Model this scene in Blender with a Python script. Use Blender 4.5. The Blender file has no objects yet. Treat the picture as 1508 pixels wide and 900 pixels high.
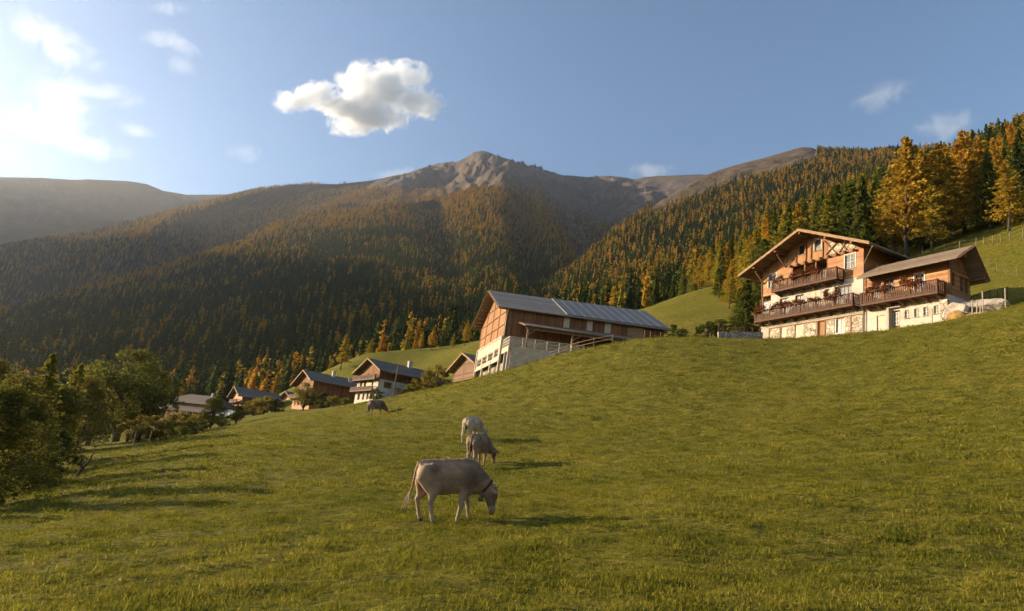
import bpy, bmesh, math, random
import numpy as np
from mathutils import Vector, Matrix

random.seed(7)
RNG = np.random.default_rng(7)
scene = bpy.context.scene
COL = scene.collection
rad = math.radians

# ---------------------------------------------------------------- camera
FPX, PITCH, ROLL = 1005.0, rad(14.0), rad(7.6)
_f = np.array([0, math.cos(PITCH), math.sin(PITCH)])
_r0 = np.array([1.0, 0, 0])
_u0 = np.array([0, -math.sin(PITCH), math.cos(PITCH)])
_r = math.cos(ROLL) * _r0 + math.sin(ROLL) * _u0
_u = math.cos(ROLL) * _u0 - math.sin(ROLL) * _r0
cam_data = bpy.data.cameras.new('camera')
cam_data.sensor_width = 36.0
cam_data.lens = FPX / 1508.0 * 36.0
cam_data.clip_start = 0.1
cam_data.clip_end = 60000.0
cam = bpy.data.objects.new('camera', cam_data)
COL.objects.link(cam)
cam.matrix_world = Matrix(((_r[0], _u[0], -_f[0], 0), (_r[1], _u[1], -_f[1], 0), (_r[2], _u[2], -_f[2], 0), (0, 0, 0, 1)))
scene.camera = cam


def ray(px, py):
    """viewing direction of a point of the survey photograph, per metre of ground distance"""
    px = np.asarray(px, float)
    py = np.asarray(py, float)
    d = _f * FPX + (px - 754.0)[..., None] * _r + (450.0 - py)[..., None] * _u
    return d / np.linalg.norm(d[..., :2], axis=-1, keepdims=True)


def at(px, py, R):
    return ray(px, py) * np.asarray(R, float)[..., None]


def proj(P):
    P = np.asarray(P, float)
    z = P @ _f
    return 754 + FPX * (P @ _r) / z, 450 - FPX * (P @ _u) / z, z


# ---------------------------------------------------------------- noise
def _hash(ix, iy, iz, seed):
    h = (ix.astype(np.int64) * 374761393 + iy.astype(np.int64) * 668265263 + iz.astype(np.int64) * 2147483647 + seed * 974634533) & 0xFFFFFFFF
    h = ((h ^ (h >> 13)) * 1274126177) & 0xFFFFFFFF
    h = ((h ^ (h >> 16)) * 2246822519) & 0xFFFFFFFF
    h = h ^ (h >> 15)
    return (h & 0xFFFFFF) / float(0xFFFFFF) * 2 - 1


def noise2(x, y, seed=0):
    x = np.asarray(x, float); y = np.asarray(y, float)
    ix = np.floor(x); iy = np.floor(y)
    fx = x - ix; fy = y - iy
    ux = fx * fx * fx * (fx * (fx * 6 - 15) + 10)
    uy = fy * fy * fy * (fy * (fy * 6 - 15) + 10)
    z = np.zeros_like(ix)
    def g(dx, dy):
        a = _hash(ix + dx, iy + dy, z, seed) * math.pi
        return np.cos(a) * (fx - dx) + np.sin(a) * (fy - dy)
    a = g(0, 0) * (1 - ux) + g(1, 0) * ux
    b = g(0, 1) * (1 - ux) + g(1, 1) * ux
    return (a * (1 - uy) + b * uy) * 1.4


def fbm(x, y, octaves=4, seed=0, ridged=False):
    s, a, t = 0, 1.0, 0
    for o in range(octaves):
        n = noise2(x * 2 ** o + 17.3 * o, y * 2 ** o - 9.1 * o, seed + o)
        if ridged:
            n = 1 - 2 * np.abs(n)
        s = s + n * a
        t += a
        a *= 0.5
    return s / t


# ---------------------------------------------------------------- scene helpers
def tag(o, label=None, cat=None, group=None, kind=None):
    if label: o['label'] = label
    if cat: o['category'] = cat
    if group: o['group'] = group
    if kind: o['kind'] = kind
    return o


def empty(name, loc=(0, 0, 0), rz=0.0, label=None, cat=None, group=None):
    o = bpy.data.objects.new(name, None)
    o.empty_display_size = 0.3
    o.location = loc
    o.rotation_euler = (0, 0, rz)
    COL.objects.link(o)
    return tag(o, label, cat, group)


def link_mesh(name, me, mats, parent=None):
    o = bpy.data.objects.new(name, me)
    for m in (mats if isinstance(mats, (list, tuple)) else [mats]):
        if m is not None:
            me.materials.append(m)
    COL.objects.link(o)
    if parent is not None:
        o.parent = parent
    return o


def np_mesh(name, verts, faces, smooth=False):
    """verts n x 3, faces m x k (all same k)"""
    verts = np.asarray(verts, np.float32); faces = np.asarray(faces, np.int32)
    me = bpy.data.meshes.new(name)
    me.vertices.add(len(verts)); me.vertices.foreach_set('co', verts.ravel())
    if len(faces):
        k = faces.shape[1]
        me.loops.add(faces.size); me.loops.foreach_set('vertex_index', faces.ravel())
        me.polygons.add(len(faces))
        me.polygons.foreach_set('loop_start', np.arange(len(faces), dtype=np.int32) * k)
        try:
            me.polygons.foreach_set('loop_total', np.full(len(faces), k, np.int32))
        except Exception:
            pass
        me.polygons.foreach_set('use_smooth', np.full(len(faces), smooth, bool))
    me.update(calc_edges=True)
    return me


class MB:
    """collects boxes, bars, tubes and free polygons; build() links them as one mesh object"""
    def __init__(self, xf=None):
        self.v, self.f, self.xf = [], [], xf

    def poly(self, pts):
        n = len(self.v)
        self.v += [tuple(float(c) for c in p) for p in pts]
        self.f.append(list(range(n, n + len(pts))))
        return self

    def hexa(self, p):
        """8 points: 4 bottom (ccw), 4 top"""
        n = len(self.v)
        self.v += [tuple(float(c) for c in q) for q in p]
        for q in ((3, 2, 1, 0), (4, 5, 6, 7), (0, 1, 5, 4), (1, 2, 6, 5), (2, 3, 7, 6), (3, 0, 4, 7)):
            self.f.append([n + i for i in q])
        return self

    def box(self, x0, x1, y0, y1, z0, z1):
        return self.hexa([(x0, y0, z0), (x1, y0, z0), (x1, y1, z0), (x0, y1, z0), (x0, y0, z1), (x1, y0, z1), (x1, y1, z1), (x0, y1, z1)])

    def bar(self, a, b, w, h, up=(0, 0, 1)):
        a = Vector(a); b = Vector(b); d = (b - a).normalized(); up = Vector(up)
        s = d.cross(up)
        if s.length < 1e-5:
            s = d.cross(Vector((1, 0, 0)))
        s.normalize(); t = s.cross(d).normalized()
        s *= w / 2; t *= h / 2
        return self.hexa([a - s - t, b - s - t, b + s - t, a + s - t, a - s + t, b - s + t, b + s + t, a + s + t])

    def tube(self, pts, radii, n=8, cap=True):
        pts = [Vector(p) for p in pts]
        if not isinstance(radii, (list, tuple)): radii = [radii] * len(pts)
        base = len(self.v); prev = None
        for i, p in enumerate(pts):
            d = (pts[min(i + 1, len(pts) - 1)] - pts[max(i - 1, 0)]).normalized()
            ref = prev if prev is not None else (Vector((1, 0, 0)) if abs(d.x) < .9 else Vector((0, 1, 0)))
            s = d.cross(ref)
            if s.length < 1e-5: s = d.orthogonal()
            s.normalize(); t = s.cross(d).normalized(); prev = t
            for k in range(n):
                a = 2 * math.pi * k / n
                q = p + (t * math.cos(a) + s * math.sin(a)) * radii[i]
                self.v.append(tuple(q))
        for i in range(len(pts) - 1):
            for k in range(n):
                k2 = (k + 1) % n
                self.f.append([base + i * n + k, base + i * n + k2, base + (i + 1) * n + k2, base + (i + 1) * n + k])
        if cap:
            self.f.append([base + k for k in range(n)][::-1])
            self.f.append([base + (len(pts) - 1) * n + k for k in range(n)])
        return self

    def slab(self, quad, t, n=None):
        """plate: polygon quad (top face), thickness t downwards along its normal"""
        q = [Vector(p) for p in quad]
        nn = Vector(n) if n else (q[1] - q[0]).cross(q[2] - q[0]).normalized()
        if nn.z < 0: nn = -nn
        return self.hexa([p - nn * t for p in q] + q)

    def build(self, name, mat, parent=None, smooth=False, bevel=0.0):
        me = bpy.data.meshes.new(name)
        if self.xf: self.v = [tuple(self.xf(*p)) for p in self.v]
        me.from_pydata(self.v, [], self.f)
        bm = bmesh.new(); bm.from_mesh(me)
        bmesh.ops.recalc_face_normals(bm, faces=bm.faces)
        bm.to_mesh(me); bm.free()
        if smooth:
            me.polygons.foreach_set('use_smooth', np.full(len(me.polygons), True, bool))
        o = link_mesh(name, me, mat, parent)
        if bevel:
            m = o.modifiers.new('edge', 'BEVEL'); m.width = bevel; m.segments = 1; m.limit_method = 'ANGLE'
        return o


# ---------------------------------------------------------------- materials
def new_mat(name):
    m = bpy.data.materials.new(name); m.use_nodes = True
    nt = m.node_tree; nt.nodes.clear()
    out = nt.nodes.new('ShaderNodeOutputMaterial')
    return m, nt, out


class NT:
    """small node-graph writer"""
    def __init__(self, nt): self.nt = nt
    def node(self, t, **kw):
        n = self.nt.nodes.new(t)
        for k, v in kw.items(): setattr(n, k, v)
        return n
    def put(self, sock, v):
        if hasattr(v, 'bl_idname') or isinstance(v, bpy.types.NodeSocket): self.nt.links.new(v, sock)
        elif v is not None: sock.default_value = v
    def math(self, op, a, b=None, c=None, clamp=False):
        n = self.node('ShaderNodeMath', operation=op, use_clamp=clamp)
        for i, v in enumerate((a, b, c)):
            if v is not None: self.put(n.inputs[i], v)
        return n.outputs[0]
    def vmath(self, op, a, b=None, scale=None):
        n = self.node('ShaderNodeVectorMath', operation=op)
        self.put(n.inputs[0], a)
        if b is not None: self.put(n.inputs[1], b)
        if scale is not None: self.put(n.inputs['Scale'], scale)
        return n.outputs['Value'] if op in ('DOT_PRODUCT', 'LENGTH', 'DISTANCE') else n.outputs[0]
    def noise(self, vec, scale, detail=4, rough=.55, dist=0.0, w=None):
        n = self.node('ShaderNodeTexNoise')
        if w is not None: n.noise_dimensions = '4D'; n.inputs['W'].default_value = w
        self.put(n.inputs['Vector'], vec)
        n.inputs['Scale'].default_value = scale; n.inputs['Detail'].default_value = detail
        n.inputs['Roughness'].default_value = rough; n.inputs['Distortion'].default_value = dist
        return n.outputs['Fac']
    def ramp(self, fac, stops, interp='LINEAR'):
        n = self.node('ShaderNodeValToRGB'); cr = n.color_ramp; cr.interpolation = interp
        while len(cr.elements) < len(stops): cr.elements.new(0.5)
        for e, (p, c) in zip(cr.elements, stops):
            e.position = p; e.color = tuple(c) + (1,) if len(c) == 3 else c
        self.put(n.inputs[0], fac)
        return n.outputs[0]
    def mix(self, fac, a, b, mode='MIX'):
        n = self.node('ShaderNodeMix', data_type='RGBA', blend_type=mode)
        self.put(n.inputs[0], fac); 
        for s, v in ((n.inputs[6], a), (n.inputs[7], b)):
            self.put(s, tuple(v) + (1,) if isinstance(v, (tuple, list)) and len(v) == 3 else v)
        return n.outputs[2]
    def maprange(self, v, a, b, c=0.0, d=1.0, smooth=True):
        n = self.node('ShaderNodeMapRange'); n.interpolation_type = 'SMOOTHSTEP' if smooth else 'LINEAR'
        self.put(n.inputs[0], v)
        for i, x in zip((1, 2, 3, 4), (a, b, c, d)): self.put(n.inputs[i], x)
        return n.outputs[0]
    def coord(self, which='Object'):
        return self.node('ShaderNodeTexCoord').outputs[which]
    def mapping(self, vec, scale=(1, 1, 1), rot=(0, 0, 0)):
        n = self.node('ShaderNodeMapping'); self.put(n.inputs[0], vec)
        n.inputs['Scale'].default_value = scale; n.inputs['Rotation'].default_value = rot
        return n.outputs[0]
    def bump(self, h, strength=.5, dist=.1):
        n = self.node('ShaderNodeBump'); self.put(n.inputs['Height'], h)
        n.inputs['Strength'].default_value = strength; n.inputs['Distance'].default_value = dist
        return n.outputs[0]
    def principled(self, col, rough=.8, normal=None, spec=.3, metal=0.0):
        n = self.node('ShaderNodeBsdfPrincipled')
        self.put(n.inputs['Base Color'], tuple(col) + (1,) if isinstance(col, (tuple, list)) else col)
        self.put(n.inputs['Roughness'], rough); n.inputs['Specular IOR Level'].default_value = spec
        n.inputs['Metallic'].default_value = metal
        if normal is not None: self.put(n.inputs['Normal'], normal)
        return n.outputs[0]
    def leaf(self, col, trans=.35, normal=None):
        d = self.node('ShaderNodeBsdfDiffuse'); self.put(d.inputs[0], col)
        t = self.node('ShaderNodeBsdfTranslucent'); self.put(t.inputs[0], col)
        m = self.node('ShaderNodeMixShader'); m.inputs[0].default_value = trans
        self.nt.links.new(d.outputs[0], m.inputs[1]); self.nt.links.new(t.outputs[0], m.inputs[2])
        return m.outputs[0]


def simple_mat(name, base, var=.25, scale=3.0, rough=.85, bump=.3, bdist=.02, stretch=(1, 1, 1), spec=.25, dirt=None, dirt_scale=.7, coord='Object'):
    """mottled material: colour varied by stretched noise, optional dirt patches"""
    m, nt, out = new_mat(name); g = NT(nt)
    v = g.mapping(g.coord(coord), stretch)
    n1 = g.noise(v, scale, 6, .6)
    lo = tuple(c * (1 - var) for c in base); hi = tuple(min(c * (1 + var), 1) for c in base)
    col = g.ramp(n1, [(.3, lo), (.7, hi)])
    if dirt is not None:
        n2 = g.noise(g.coord(coord), dirt_scale, 5, .65)
        col = g.mix(g.maprange(n2, .5, .72, 0, .75), col, dirt)
    nb = g.noise(v, scale * 4, 4, .6)
    s = g.principled(col, rough, g.bump(nb, bump, bdist), spec)
    nt.links.new(s, out.inputs[0])
    return m


def planks(name, base, width=.18, axis='z', var=.35, gap=.06, rough=.8, spec=.2, vertical=False, weather=None, seedrot=0):
    """boards: dark joints every width along the given axes of object space, each board with its own tone"""
    m, nt, out = new_mat(name); g = NT(nt)
    co = g.coord('Object')
    sep = g.node('ShaderNodeSeparateXYZ'); nt.links.new(co, sep.inputs[0])
    if vertical:
        a = g.math('ADD', sep.outputs['X'], sep.outputs['Y'])
    else:
        a = sep.outputs['Z']
    q = g.math('DIVIDE', a, width)
    cell = g.math('FLOOR', q); fr = g.math('FRACT', q)
    wn = g.node('ShaderNodeTexWhiteNoise', noise_dimensions='1D'); nt.links.new(cell, wn.inputs['W'])
    tone = wn.outputs['Value']
    st = (14, 14, .9) if vertical else (1.2, 1.2, 18)
    grain = g.noise(g.mapping(co, st), 1.0, 6, .65)
    t = g.math('ADD', g.math('MULTIPLY', tone, .55), g.math('MULTIPLY', grain, .6))
    lo = tuple(c * (1 - var) for c in base); hi = tuple(min(1, c * (1 + var)) for c in base)
    col = g.ramp(t, [(.2, lo), (.85, hi)])
    big = g.noise(co, .45, 4, .6)
    if weather is not None:
        col = g.mix(g.maprange(big, .45, .7, 0, .7), col, weather)
    edge = g.math('MINIMUM', fr, g.math('SUBTRACT', 1.0, fr))
    joint = g.maprange(edge, 0.0, gap, 0, 1)
    col = g.mix(joint, tuple(c * .3 for c in base), col)
    h = g.math('ADD', joint, g.math('MULTIPLY', grain, .35))
    s = g.principled(col, rough, g.bump(h, .6, .02), spec)
    nt.links.new(s, out.inputs[0])
    return m


# ---------------------------------------------------------------- light
SUN_AZ, SUN_EL = rad(-76.0), rad(12.0)          # azimuth from +Y, negative = to the left
SUN_DIR = Vector((math.sin(SUN_AZ) * math.cos(SUN_EL), math.cos(SUN_AZ) * math.cos(SUN_EL), math.sin(SUN_EL)))
sd = bpy.data.lights.new('sun', 'SUN'); sd.energy = 5.0; sd.angle = rad(.6); sd.color = (1.0, .78, .50)
sun = bpy.data.objects.new('sun', sd); COL.objects.link(sun)
sun.rotation_euler = SUN_DIR.to_track_quat('Z', 'Y').to_euler()

w = bpy.data.worlds.new('World'); scene.world = w; w.use_nodes = True
wn = w.node_tree; wn.nodes.clear(); g = NT(wn)
sky = g.node('ShaderNodeTexSky', sky_type='NISHITA'); sky.sun_disc = False
sky.sun_elevation = SUN_EL; sky.sun_rotation = SUN_AZ; sky.altitude = 1500
sky.air_density = 1.0; sky.dust_density = 0.05; sky.ozone_density = 1.5
bg = g.node('ShaderNodeBackground'); bg.inputs[1].default_value = 0.088
wn.links.new(sky.outputs[0], bg.inputs[0])
wo = g.node('ShaderNodeOutputWorld'); wn.links.new(bg.outputs[0], wo.inputs[0])

scene.view_settings.view_transform = 'Standard'
scene.view_settings.look = 'None'
scene.view_settings.exposure = 1.48
scene.view_settings.gamma = 1.0
scene.render.engine = 'CYCLES'
cy = scene.cycles
cy.use_denoising = True
try: cy.denoiser = 'OPENIMAGEDENOISE'
except Exception: pass
cy.max_bounces = 6; cy.diffuse_bounces = 2; cy.glossy_bounces = 2; cy.transmission_bounces = 3; cy.transparent_max_bounces = 6; cy.volume_bounces = 1
cy.caustics_reflective = False; cy.caustics_refractive = False
cy.use_adaptive_sampling = True; cy.adaptive_threshold = 0.015
scene.render.use_persistent_data = False

# ================================================================ near ground
GROUND_PTS = [
    # foreground
    (-150, 900, 11), (0, 900, 9), (380, 900, 7.5), (754, 900, 7), (1130, 900, 7.8), (1508, 900, 9.5), (1650, 900, 11),
    (-100, 800, 17.5), (0, 790, 17), (200, 790, 15.5), (420, 782, 15), (670, 772, 14.3), (900, 760, 14.5), (1150, 745, 15), (1400, 730, 16), (1550, 722, 17),
    (80, 738, 25), (200, 705, 30), (400, 690, 30), (705, 693, 30), (900, 668, 31), (1150, 645, 32), (1400, 618, 35), (1550, 600, 36),
    (200, 675, 43), (330, 650, 55), (450, 635, 58), (552, 613, 65), (693, 652, 37.5), (800, 612, 48), (950, 582, 48), (1150, 570, 49), (1400, 540, 49), (1550, 520, 49),
    # brow of the pasture
    (300, 637, 76), (400, 612, 92), (460, 604, 98), (520, 596, 95), (620, 577, 88), (700, 556, 78), (780, 534, 72), (830, 521, 67), (900, 507, 64), (960, 498, 62),
    (1040, 499, 62), (1120, 500, 65), (1200, 496, 66), (1273, 489, 66), (1340, 481, 65), (1400, 474, 64), (1508, 455, 60), (1600, 440, 58),
    # behind the brow
    (620, 583, 100), (700, 566, 90), (780, 548, 84), (830, 540, 84), (900, 524, 80), (960, 512, 78),
    (1040, 508, 72), (1120, 508, 72), (1200, 505, 74), (1273, 497, 73), (1340, 489, 72), (1400, 477, 74), (1508, 447, 72),
    (1200, 505, 84), (1300, 490, 86), (1120, 510, 84),
    # pasture right of the farmhouse
    (1450, 455, 80), (1508, 425, 85), (1440, 430, 92), (1508, 390, 105), (1440, 395, 112), (1430, 365, 128), (1508, 342, 130), (1600, 310, 130),
    # wooded slope right
    (1340, 378, 138), (1250, 410, 135), (1150, 455, 115), (1080, 470, 105), (1050, 455, 135), (1040, 443, 165),
    (1508, 245, 230), (1400, 275, 240), (1300, 312, 260), (1200, 352, 280), (1100, 398, 290), (1620, 210, 230),
    (1508, 215, 330), (1300, 290, 360), (1150, 362, 390),
    # green slope behind the barn
    (1000, 488, 100), (960, 500, 100), (945, 462, 150), (990, 445, 160), (1030, 430, 175), (950, 468, 120), (1010, 462, 125), (900, 490, 150),
    (850, 500, 170),
    # valley left
    (640, 590, 130), (560, 588, 140), (555, 590, 160), (460, 600, 178), (420, 604, 165), (360, 612, 205), (280, 620, 205), (220, 628, 170), (205, 648, 110), (280, 648, 85),
    (120, 720, 44), (150, 690, 50), (60, 760, 24), (0, 745, 30), (-120, 760, 30), (60, 700, 60), (100, 660, 90), (0, 680, 80), (-150, 700, 80), (0, 640, 150), (100, 636, 150),
    (-200, 660, 160), (150, 625, 230), (0, 620, 260), (350, 605, 260), (-250, 640, 300),
    # knolls behind the white house
    (500, 558, 230), (520, 535, 245), (545, 520, 255), (580, 517, 260), (620, 524, 250), (645, 530, 235), (600, 545, 225), (560, 552, 215),
    (660, 522, 240), (700, 507, 235), (740, 495, 240), (640, 548, 195), (700, 535, 170), (820, 500, 230),
    (480, 570, 330), (580, 535, 330), (700, 512, 330), (350, 590, 380), (150, 605, 400), (0, 610, 420),
    (800, 480, 400), (900, 470, 380), (1040, 440, 400), (480, 562, 450), (650, 525, 450),
]


def tps_fit(xy, z, lam=0.0001):
    n = len(xy)
    d = np.linalg.norm(xy[:, None] - xy[None], axis=2)
    K = np.where(d > 0, d * d * np.log(np.maximum(d, 1e-9)), 0) + lam * np.eye(n) * 100
    P = np.hstack([np.ones((n, 1)), xy])
    A = np.block([[K, P], [P.T, np.zeros((3, 3))]])
    return np.linalg.solve(A, np.concatenate([z, np.zeros(3)]))


_g = np.array(GROUND_PTS, float)
_gp = at(_g[:, 0], _g[:, 1], _g[:, 2])
_extra = np.array([(0, 0, -1.62), (3, -2, -1.3), (-4, -2, -2.3), (0, -25, -5.5), (30, -25, 2), (-30, -25, -11), (0, -90, -22), (90, -60, 18), (-90, -60, -34), (120, 20, 40), (-120, 40, -18),
                   (160, 60, 62), (-200, 120, -14), (-260, 250, -6)])
_gp = np.vstack([_gp, _extra])
_gs = 50.0
_gw = tps_fit(_gp[:, :2] / _gs, _gp[:, 2])


def ground_base(x, y):
    x = np.asarray(x, float); y = np.asarray(y, float)
    sh = x.shape; q = np.stack([x.ravel(), y.ravel()], 1) / _gs
    out = np.empty(len(q)); c = _gp[:, :2] / _gs; n = len(c)
    for i in range(0, len(q), 20000):
        d2 = ((q[i:i + 20000, None] - c[None]) ** 2).sum(2)
        k = .5 * d2 * np.log(np.maximum(d2, 1e-12))
        out[i:i + 20000] = k @ _gw[:n] + _gw[n] + q[i:i + 20000] @ _gw[n + 1:]
    return out.reshape(sh)


def ground_z(x, y):
    x = np.asarray(x, float); y = np.asarray(y, float)
    r = np.hypot(x, y)
    z = ground_base(x, y)
    f = np.clip(r / 6, 0.15, 1) 
    lump = fbm(x / 7.0, y / 7.0, 3, 3) * .16 + fbm(x / 1.5, y / 1.0, 4, 11) * .12
    broad = fbm(x / 28.0, y / 28.0, 3, 21) * .30
    far = np.clip((r - 90) / 120, 0, 1)
    z = z + lump * f + broad * np.clip(r / 25, 0, 1) + far * fbm(x / 60, y / 60, 3, 5) * 1.6
    # the ground drops towards the valley and flattens beyond the surveyed slope
    t = np.clip((r - 480) / 500, 0, 1); t = t * t * (3 - 2 * t)
    return np.maximum(z * (1 - t) + (-40.0) * t, -58.0)


def ground_at(x, y):
    return float(ground_z(np.array([x]), np.array([y]))[0])


def hit(px, py, R0=5.0, R1=260.0):
    """first point of the ground seen along a direction"""
    d = ray(px, py)
    Rs = np.geomspace(R0, R1, 900)
    P = d[None] * Rs[:, None]
    dz = P[:, 2] - ground_z(P[:, 0], P[:, 1])
    i = np.argmax(dz < 0)
    if dz[i] >= 0: return None
    R = Rs[i - 1] + (Rs[i] - Rs[i - 1]) * dz[i - 1] / (dz[i - 1] - dz[i])
    return d * R


def grid_faces(nu, nv, wrap=False):
    iu = np.arange(nu if wrap else nu - 1); iv = np.arange(nv - 1)
    a = iv[:, None] * nu + iu[None]
    b = iv[:, None] * nu + (iu[None] + 1) % nu
    return np.stack([a, b, b + nu, a + nu], -1).reshape(-1, 4)


_az = np.unique(np.concatenate([np.arange(-180, -60, 4.0), np.arange(-60, 60, .22), np.arange(60, 180, 4.0)]))
_rr = np.concatenate([np.geomspace(.4, 3, 8)[:-1], np.geomspace(3, 60, 190)[:-1], np.geomspace(60, 500, 200)[:-1], np.geomspace(500, 7200, 22)])
_A, _R = np.meshgrid(np.radians(_az), _rr)
gx = _R * np.sin(_A); gy = _R * np.cos(_A)
gz = ground_z(gx, gy)


# ================================================================ ground material
def ground_material():
    m, nt, out = new_mat('meadow_turf'); g = NT(nt)
    co = g.coord('Object')
    n1 = g.noise(co, .09, 5, .6)
    n2 = g.noise(co, 1.1, 6, .65)
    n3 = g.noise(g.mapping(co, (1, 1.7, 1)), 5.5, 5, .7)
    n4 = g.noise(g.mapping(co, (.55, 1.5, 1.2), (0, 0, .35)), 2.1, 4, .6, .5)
    c = g.ramp(n1, [(.3, (.18, .172, .018)), (.55, (.25, .21, .026)), (.75, (.33, .24, .04))])
    c2 = g.ramp(n2, [(.3, (.055, .068, .010)), (.5, (.20, .185, .02)), (.72, (.35, .265, .045))])
    c = g.mix(.6, c, c2)
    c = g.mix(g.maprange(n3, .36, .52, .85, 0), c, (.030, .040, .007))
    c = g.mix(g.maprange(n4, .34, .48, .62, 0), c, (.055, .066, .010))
    sepz = g.node('ShaderNodeSeparateXYZ'); nt.links.new(co, sepz.inputs[0])
    h = g.math('ADD', g.math('ADD', g.math('MULTIPLY', n3, .8), g.math('MULTIPLY', n2, .8)), g.math('MULTIPLY', n4, 1.2))
    s = g.principled(c, .95, g.bump(h, 1.0, .45), .08)
    nt.links.new(s, out.inputs[0])
    return m


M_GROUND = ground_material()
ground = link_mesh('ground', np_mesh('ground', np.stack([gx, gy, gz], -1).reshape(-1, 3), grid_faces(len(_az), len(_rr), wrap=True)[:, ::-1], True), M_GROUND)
tag(ground, 'steep green alpine pasture falling away to the valley', 'ground', kind='structure')


# ================================================================ hills
def hill(name, label, levels, mat, x0, x1, step=4.0, rows=26, amp=(0, 0), wl=300.0, ridge_amp=0.0, ridge_wl=250.0, seed=0, back=(1.12, .82), ridge_from=-9999, ridge_to=99999, spur=None, edge_noise=0.0):
    """terrain sheet lofted through contour lines (base first, crest last); each line is (px, py, ground distance)"""
    px = np.arange(x0, x1 + step, step)
    Y, L = [], []
    for lv in levels:
        a = np.array(lv, float)
        Y.append(np.interp(px, a[:, 0], a[:, 1])); L.append(np.log(np.interp(px, a[:, 0], a[:, 2])))
    Y = np.array(Y); L = np.array(L)
    k = 7; ker = np.hanning(k + 2)[1:-1]; ker /= ker.sum()
    sm = lambda A: np.array([np.convolve(np.pad(r, k // 2, mode='edge'), ker, 'valid') for r in A])
    L = sm(L); 
    if len(Y) > 1: Y[:-1] = sm(Y[:-1])
    n = len(levels); t = np.linspace(0, n - 1, rows * (n - 1) + 1)
    i = np.minimum(t.astype(int), n - 2); f = (t - i)[:, None]
    def cub(A):
        m = np.gradient(A, axis=0)
        a, b, ma, mb = A[i], A[i + 1], m[i], m[i + 1]
        return (2 * f ** 3 - 3 * f ** 2 + 1) * a + (f ** 3 - 2 * f ** 2 + f) * ma + (-2 * f ** 3 + 3 * f ** 2) * b + (f ** 3 - f ** 2) * mb
    Yg, Lg = cub(Y), cub(L)
    v = (t / (n - 1))[:, None] * np.ones_like(px)[None]
    U = px[None] * np.ones_like(t)[:, None]
    if spur is not None: Lg = Lg + spur(U, v)
    P = at(U, Yg, np.exp(Lg))
    env = np.clip(v / .15, 0, 1) * np.clip((1 - v) / .12, edge_noise, 1)
    dz = amp[0] * fbm(P[..., 0] / wl, P[..., 1] / wl, 5, seed)
    if ridge_amp: dz = dz + ridge_amp * fbm(P[..., 0] / ridge_wl, P[..., 1] / ridge_wl + P[..., 2] / ridge_wl * .5, 5, seed + 50, True) * np.clip((v - .35) / .3, 0, 1) * np.clip((U - ridge_from) / 90, 0, 1) * np.clip((ridge_to - U) / 90, .12, 1)
    if ridge_amp:
        rm_ = np.clip((v - .3) / .25, 0, 1) * np.clip((U - ridge_from) / 90, 0, 1) * np.clip((ridge_to - U) / 90, .12, 1)
        dz = dz + .36 * ridge_amp * (fbm(P[..., 0] / ridge_wl * 3.1 + P[..., 2] / 150, P[..., 1] / ridge_wl * 3.1, 4, seed + 70, True) - .35) * rm_
    P[..., 2] += dz * env
    front = P.copy()
    top = P[-1]
    bk = []
    for q, (rm, zm) in enumerate(((1.02, .985), (back[0], back[1]), (1.5, .1))):
        b = top * rm; b[:, 2] = top[:, 2] * zm; bk.append(b)
    P = np.concatenate([P, np.array(bk)], 0)
    V = np.concatenate([v, np.ones((3, len(px)))], 0)
    me = np_mesh(name, P.reshape(-1, 3), grid_faces(len(px), len(P)), True)
    o = link_mesh(name, me, mat); tag(o, label, 'mountain', kind='structure')
    return o, front, v, U


def bump1(x, c, wd):
    return np.exp(-((x - c) / wd) ** 2)


def rock_material(name, rock, turf, scale=.006):
    m, nt, out = new_mat(name); g = NT(nt)
    co = g.coord('Object')
    n = g.noise(co, scale, 8, .65)
    n2 = g.noise(g.mapping(co, (1, 1, .35)), scale * 4, 10, .75, .6)
    c = g.ramp(n2, [(.36, tuple(x * .42 for x in rock)), (.52, rock), (.66, tuple(min(1, x * 1.6) for x in rock))])
    c = g.mix(g.maprange(n, .45, .6), c, turf)
    s = g.principled(c, .95, g.bump(n2, .8, 25.0), .1)
    nt.links.new(s, out.inputs[0])
    return m


M_ROCK = rock_material('mountain_rock', (.125, .098, .082), (.105, .076, .048))
M_FLOOR = rock_material('forest_floor', (.05, .045, .025), (.075, .06, .025), .01)
M_FARHILL = rock_material('far_hillside', (.055, .046, .034), (.07, .05, .028), .004)

far_hill, far_P, far_v, far_U = hill('far_hills', 'long bare brown ridge fading into haze at the end of the valley', [
    [(-500, 560, 3200), (0, 520, 3200), (600, 440, 3200)],
    [(-500, 400, 4000), (0, 380, 4000), (300, 370, 4000), (600, 380, 4000)],
    [(-500, 268, 5000), (-200, 258, 5000), (0, 261, 5000), (60, 262, 5000), (110, 265, 5000), (128, 264, 5000), (190, 267, 5000), (215, 271, 5000), (240, 281, 5000), (275, 287, 5000), (300, 287, 5000), (345, 286, 5000), (380, 289, 5000), (600, 300, 5000)],
], M_FARHILL, -480, 600, 4, 24, (60, 0), 700, 60, 420, 3, edge_noise=.02)


def spur_main(u, v):
    w = np.sin(np.pi * np.clip(v, 0, 1))
    return w * (-.10 * bump1(u, 740 + (v - .5) * -60, 55) + .10 * bump1(u, 870, 60) + .03 * bump1(u, 640, 40)) \
        + np.clip(v / .1, 0, 1) * (-.10 * bump1(u, 60 + 300 * v, 62) + .125 * bump1(u, 190 + 300 * v, 66)) * np.clip((1 - v) / .15, 0, 1)


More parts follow.
